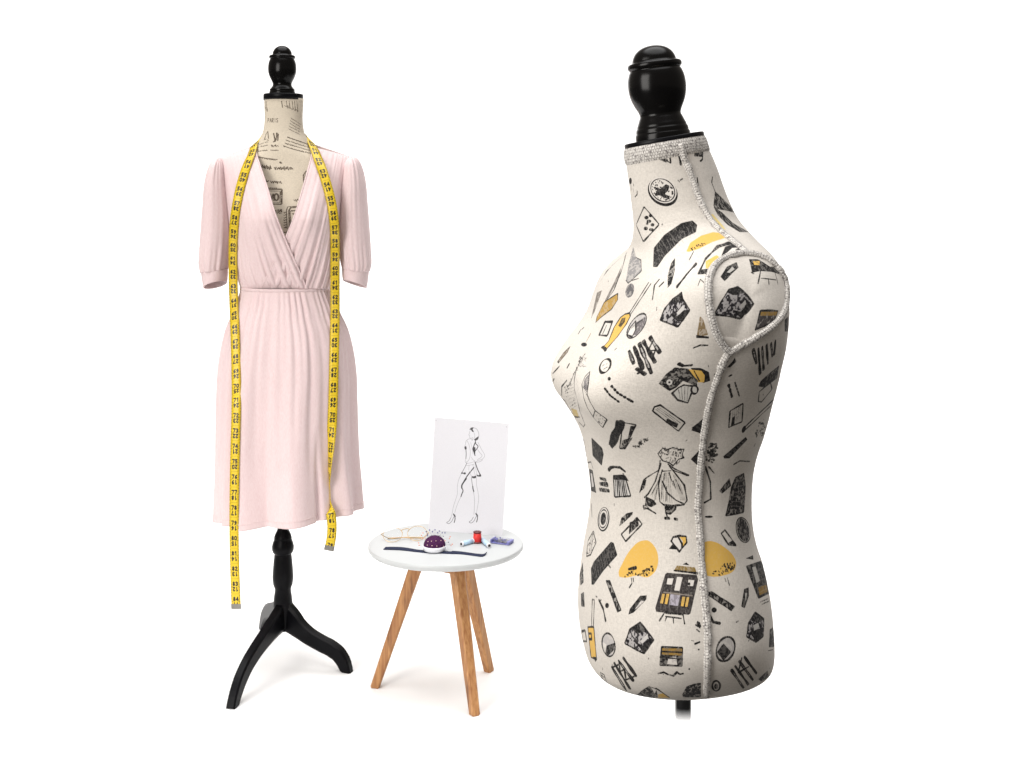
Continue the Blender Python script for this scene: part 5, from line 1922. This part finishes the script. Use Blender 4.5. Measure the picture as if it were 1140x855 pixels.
def lying_spool(front, back, label):
    rad = .0060
    a, b_ = at_table(*front, rad), at_table(*back, rad)
    dr = b_ - a; ln = np.linalg.norm(dr); dr /= ln
    root = thing('thread_spool', label, 'thread spool', (a[0] / 2 + b_[0] / 2, a[1] / 2 + b_[1] / 2, TZ), 'pale blue thread spools on the side table')
    root_q = Vector((0, 0, 1)).rotation_difference(Vector(dr))

    def part(name, prof, mat):
        V, fc = lathe(prof, (0, 0, 0), (0, 0, 1), 28)
        o = mesh_obj(name, V, fc, mat, None)
        o.parent = root
        o.rotation_mode = 'QUATERNION'; o.rotation_quaternion = root_q
        o.location = Vector(a) - root.location
        return o
    part('thread', [(rad * .93, .0035), (rad * .96, ln * .5), (rad * .93, ln - .003)], M_blue)
    part('end_rim', [(rad * .55, -.0002), (rad, 0), (rad, .0042), (rad * .8, .0046)], M_white)
    part('end_rim', [(rad * .8, ln - .004), (rad, ln - .0036), (rad, ln), (rad * .55, ln)], M_white)
    part('core', [(rad * .56, -.0008), (rad * .56, .003)], M_hole)  # dark plug: the shade inside the open hole put into colour


lying_spool((513.6, 605.6), (527, 602.0), 'pale blue thread spool lying between the red spool and pin cushion')
lying_spool((544.6, 607.4), (536.5, 600.5), 'pale blue thread spool lying between the red spool and the pin box')

# ================================================================== pin box
M_vio = simple_mat('violet_plastic', (.17, .17, .42, 1), rough=.3, noise=.35, nscale=500)
m, nt, b = new_mat('clear_box_plastic')
tb = N(nt, 'ShaderNodeBsdfTransparent'); tb.inputs[0].default_value = (.90, .90, .95, 1)
gb = N(nt, 'ShaderNodeBsdfGlossy'); gb.inputs['Roughness'].default_value = .08
mm = N(nt, 'ShaderNodeMixShader'); mm.inputs[0].default_value = .12
L(nt, tb.outputs[0], mm.inputs[1]); L(nt, gb.outputs[0], mm.inputs[2]); L(nt, mm.outputs[0], nt.nodes['Material Output'].inputs['Surface'])
M_clear = m
b0 = at_table(559, 604.5)
pbox = thing('pin_box', 'small flat clear box of steel pins with violet edges on the table', 'pin box', tuple(b0))
e1 = at_table(571, 605.3) - at_table(548, 602.5); e1[2] = 0; e1 /= np.linalg.norm(e1)
e2 = np.array([-e1[1], e1[0], 0])


def slab(name, cx_, cy_, w, dpt, z0, z1, mat, bev=.0012, parent=pbox):
    c = b0 + e1 * cx_ + e2 * cy_
    V = []
    for z in (z0, z1):
        for sx_, sy_ in ((-1, -1), (1, -1), (1, 1), (-1, 1)):
            q = c + e1 * sx_ * w / 2 + e2 * sy_ * dpt / 2
            V.append((q[0], q[1], TZ + z))
    return mesh_obj(name, V, [(3, 2, 1, 0), (4, 5, 6, 7), (0, 1, 5, 4), (1, 2, 6, 5), (2, 3, 7, 6), (3, 0, 4, 7)], mat, parent, smooth=False, mods=(('BEVEL', dict(width=bev, segments=2)),))


slab('box_base', 0, 0, .052, .030, .0006, .003, M_vio)
slab('end_wall', -.0245, 0, .004, .030, .0028, .0105, M_vio)
slab('end_wall', .0225, 0, .0075, .030, .0028, .009, M_vio)
slab('clear_lid', -.001, 0, .0455, .029, .0085, .0098, M_clear, .0004)
pm = simple_mat('steel_pins', (.36, .36, .34, 1), rough=.4, metallic=.7, noise=.6, nscale=600, bump=.8, bscale=700)
V, fc = [], []
rb = random.Random(4)
for k in range(26):
    a = np.array([rb.uniform(-.019, .006), rb.uniform(-.011, .011)]); t = rb.gauss(0, .35); ln = .017
    p = b0 + e1 * a[0] + e2 * a[1]; q = p + (e1 * math.cos(t) + e2 * math.sin(t)) * ln
    z = TZ + .0036 + .0042 * rb.random()
    v_, f_ = tube([(p[0], p[1], z), (q[0], q[1], z + .0005)], .0006, 5)
    fc += [tuple(i + len(V) for i in f) for f in f_]; V += v_
lp = mesh_obj('pin_heap', V, fc, pm, pbox)
lp['kind'] = 'stuff'
for k in range(7):
    hx = rb.uniform(-.018, .016)
    V, fc = ball(b0 + e1 * hx + e2 * rb.uniform(-.01, .01) + np.array([0, 0, .0095]), .0019)
    mesh_obj('pin_head', V, fc, M_vio, pbox)

# ================================================================== floor, air, light, camera
m, nt, b = new_mat('white_studio_floor')
v = coords(nt)
nz = N(nt, 'ShaderNodeTexNoise', i_Scale=2.0, i_Detail=3); L(nt, v, nz.inputs['Vector'])
L(nt, mixc(nt, nz.outputs[0], (.90, .90, .90, 1), (.91, .91, .91, 1)), b.inputs['Base Color'])
b.inputs['Roughness'].default_value = .9
b.inputs['Specular IOR Level'].default_value = 0
# white seamless sheet: wedge that fills the view, trimmed to cut bounce light
Wd = lambda y: .47 * y + .75
ys = [2.15, 4, 8, 20, 60, 400]
V = [(sg * Wd(y), y, 0) for y in ys for sg in (-1, 1)]
fl = mesh_obj('floor', V, [(2 * i, 2 * i + 1, 2 * i + 3, 2 * i + 2) for i in range(len(ys) - 1)], m, None, smooth=False)
fl['kind'] = 'structure'
S_ = 400
gr_ = mesh_obj('ground', [(-S_, -S_, -.004), (S_, -S_, -.004), (S_, S_, -.004), (-S_, S_, -.004)], [(0, 1, 2, 3)], simple_mat('dark_studio_floor', (.05, .048, .045, 1), rough=.8), None, smooth=False)  # unseen dark floor, added to keep bounce light off the large form
gr_['kind'] = 'structure'

wd_ = bpy.data.worlds.new('World')
SC.world = wd_
wd_.use_nodes = True
nt = wd_.node_tree
bg = nt.nodes['Background']
tc = nt.nodes.new('ShaderNodeTexCoord')
sp_ = nt.nodes.new('ShaderNodeSeparateXYZ')
L(nt, tc.outputs['Generated'], sp_.inputs[0])


def sstep(sock, lo, hi, out):
    r = nt.nodes.new('ShaderNodeMapRange')
    r.interpolation_type = 'SMOOTHSTEP'
    r.clamp = True
    L(nt, sock, r.inputs[0])
    for i, x in enumerate((lo, hi, 0, out)):
        r.inputs[i + 1].default_value = x
    return r.outputs[0]


def mth(op, a, b):
    n = nt.nodes.new('ShaderNodeMath'); n.operation = op
    for s, v in ((n.inputs[0], a), (n.inputs[1], b)):
        if hasattr(v, 'is_output'):
            L(nt, v, s)
        else:
            s.default_value = v
    return n.outputs[0]


AMB, CAP, BACK = .36, 4.6, 1.10
cap = sstep(sp_.outputs[2], .76, .90, CAP)
back = sstep(sp_.outputs[1], .83, .88, BACK)
L(nt, mth('MAXIMUM', cap, back), bg.inputs['Strength'])
bg2 = nt.nodes.new('ShaderNodeBackground')
bg2.inputs['Color'].default_value = (1, .91, .82, 1)
bg2.inputs['Strength'].default_value = AMB
adds = nt.nodes.new('ShaderNodeAddShader')
L(nt, bg.outputs[0], adds.inputs[0]); L(nt, bg2.outputs[0], adds.inputs[1])
L(nt, adds.outputs[0], nt.nodes['World Output'].inputs['Surface'])
bg.inputs['Color'].default_value = (1, 1, 1, 1)


def area(name, loc, aim, sx, sy, power, col):
    ld = bpy.data.lights.new(name, 'AREA')
    ld.shape = 'RECTANGLE'; ld.size = sx; ld.size_y = sy
    ld.energy = power; ld.color = col
    o = bpy.data.objects.new(name, ld)
    COL.objects.link(o)
    o.location = loc
    o.rotation_euler = (Vector(aim) - Vector(loc)).to_track_quat('-Z', 'Y').to_euler()
    return o


area('softbox', (-2.3, -.25, 1.8), (-.1, 2.1, 1.0), 1.7, 2.2, 128, (1, .97, .93))

cd = bpy.data.cameras.new('camera')
cd.sensor_width = 36
cd.lens = F / 1140 * 36
cd.shift_y = (HY - 427.5) / 1140
cd.clip_end = 2000
cam = bpy.data.objects.new('camera', cd)
COL.objects.link(cam)
cam.location = (0, 0, CH)
cam.rotation_euler = (math.pi / 2, 0, 0)
SC.camera = cam
SC.view_settings.view_transform = 'Standard'
SC.view_settings.look = 'None'
SC.view_settings.exposure = 0
SC.view_settings.gamma = 1
SC.render.engine = 'CYCLES'
SC.cycles.use_denoising = True
SC.cycles.max_bounces = 8
SC.cycles.transparent_max_bounces = 16
SC.render.film_transparent = False
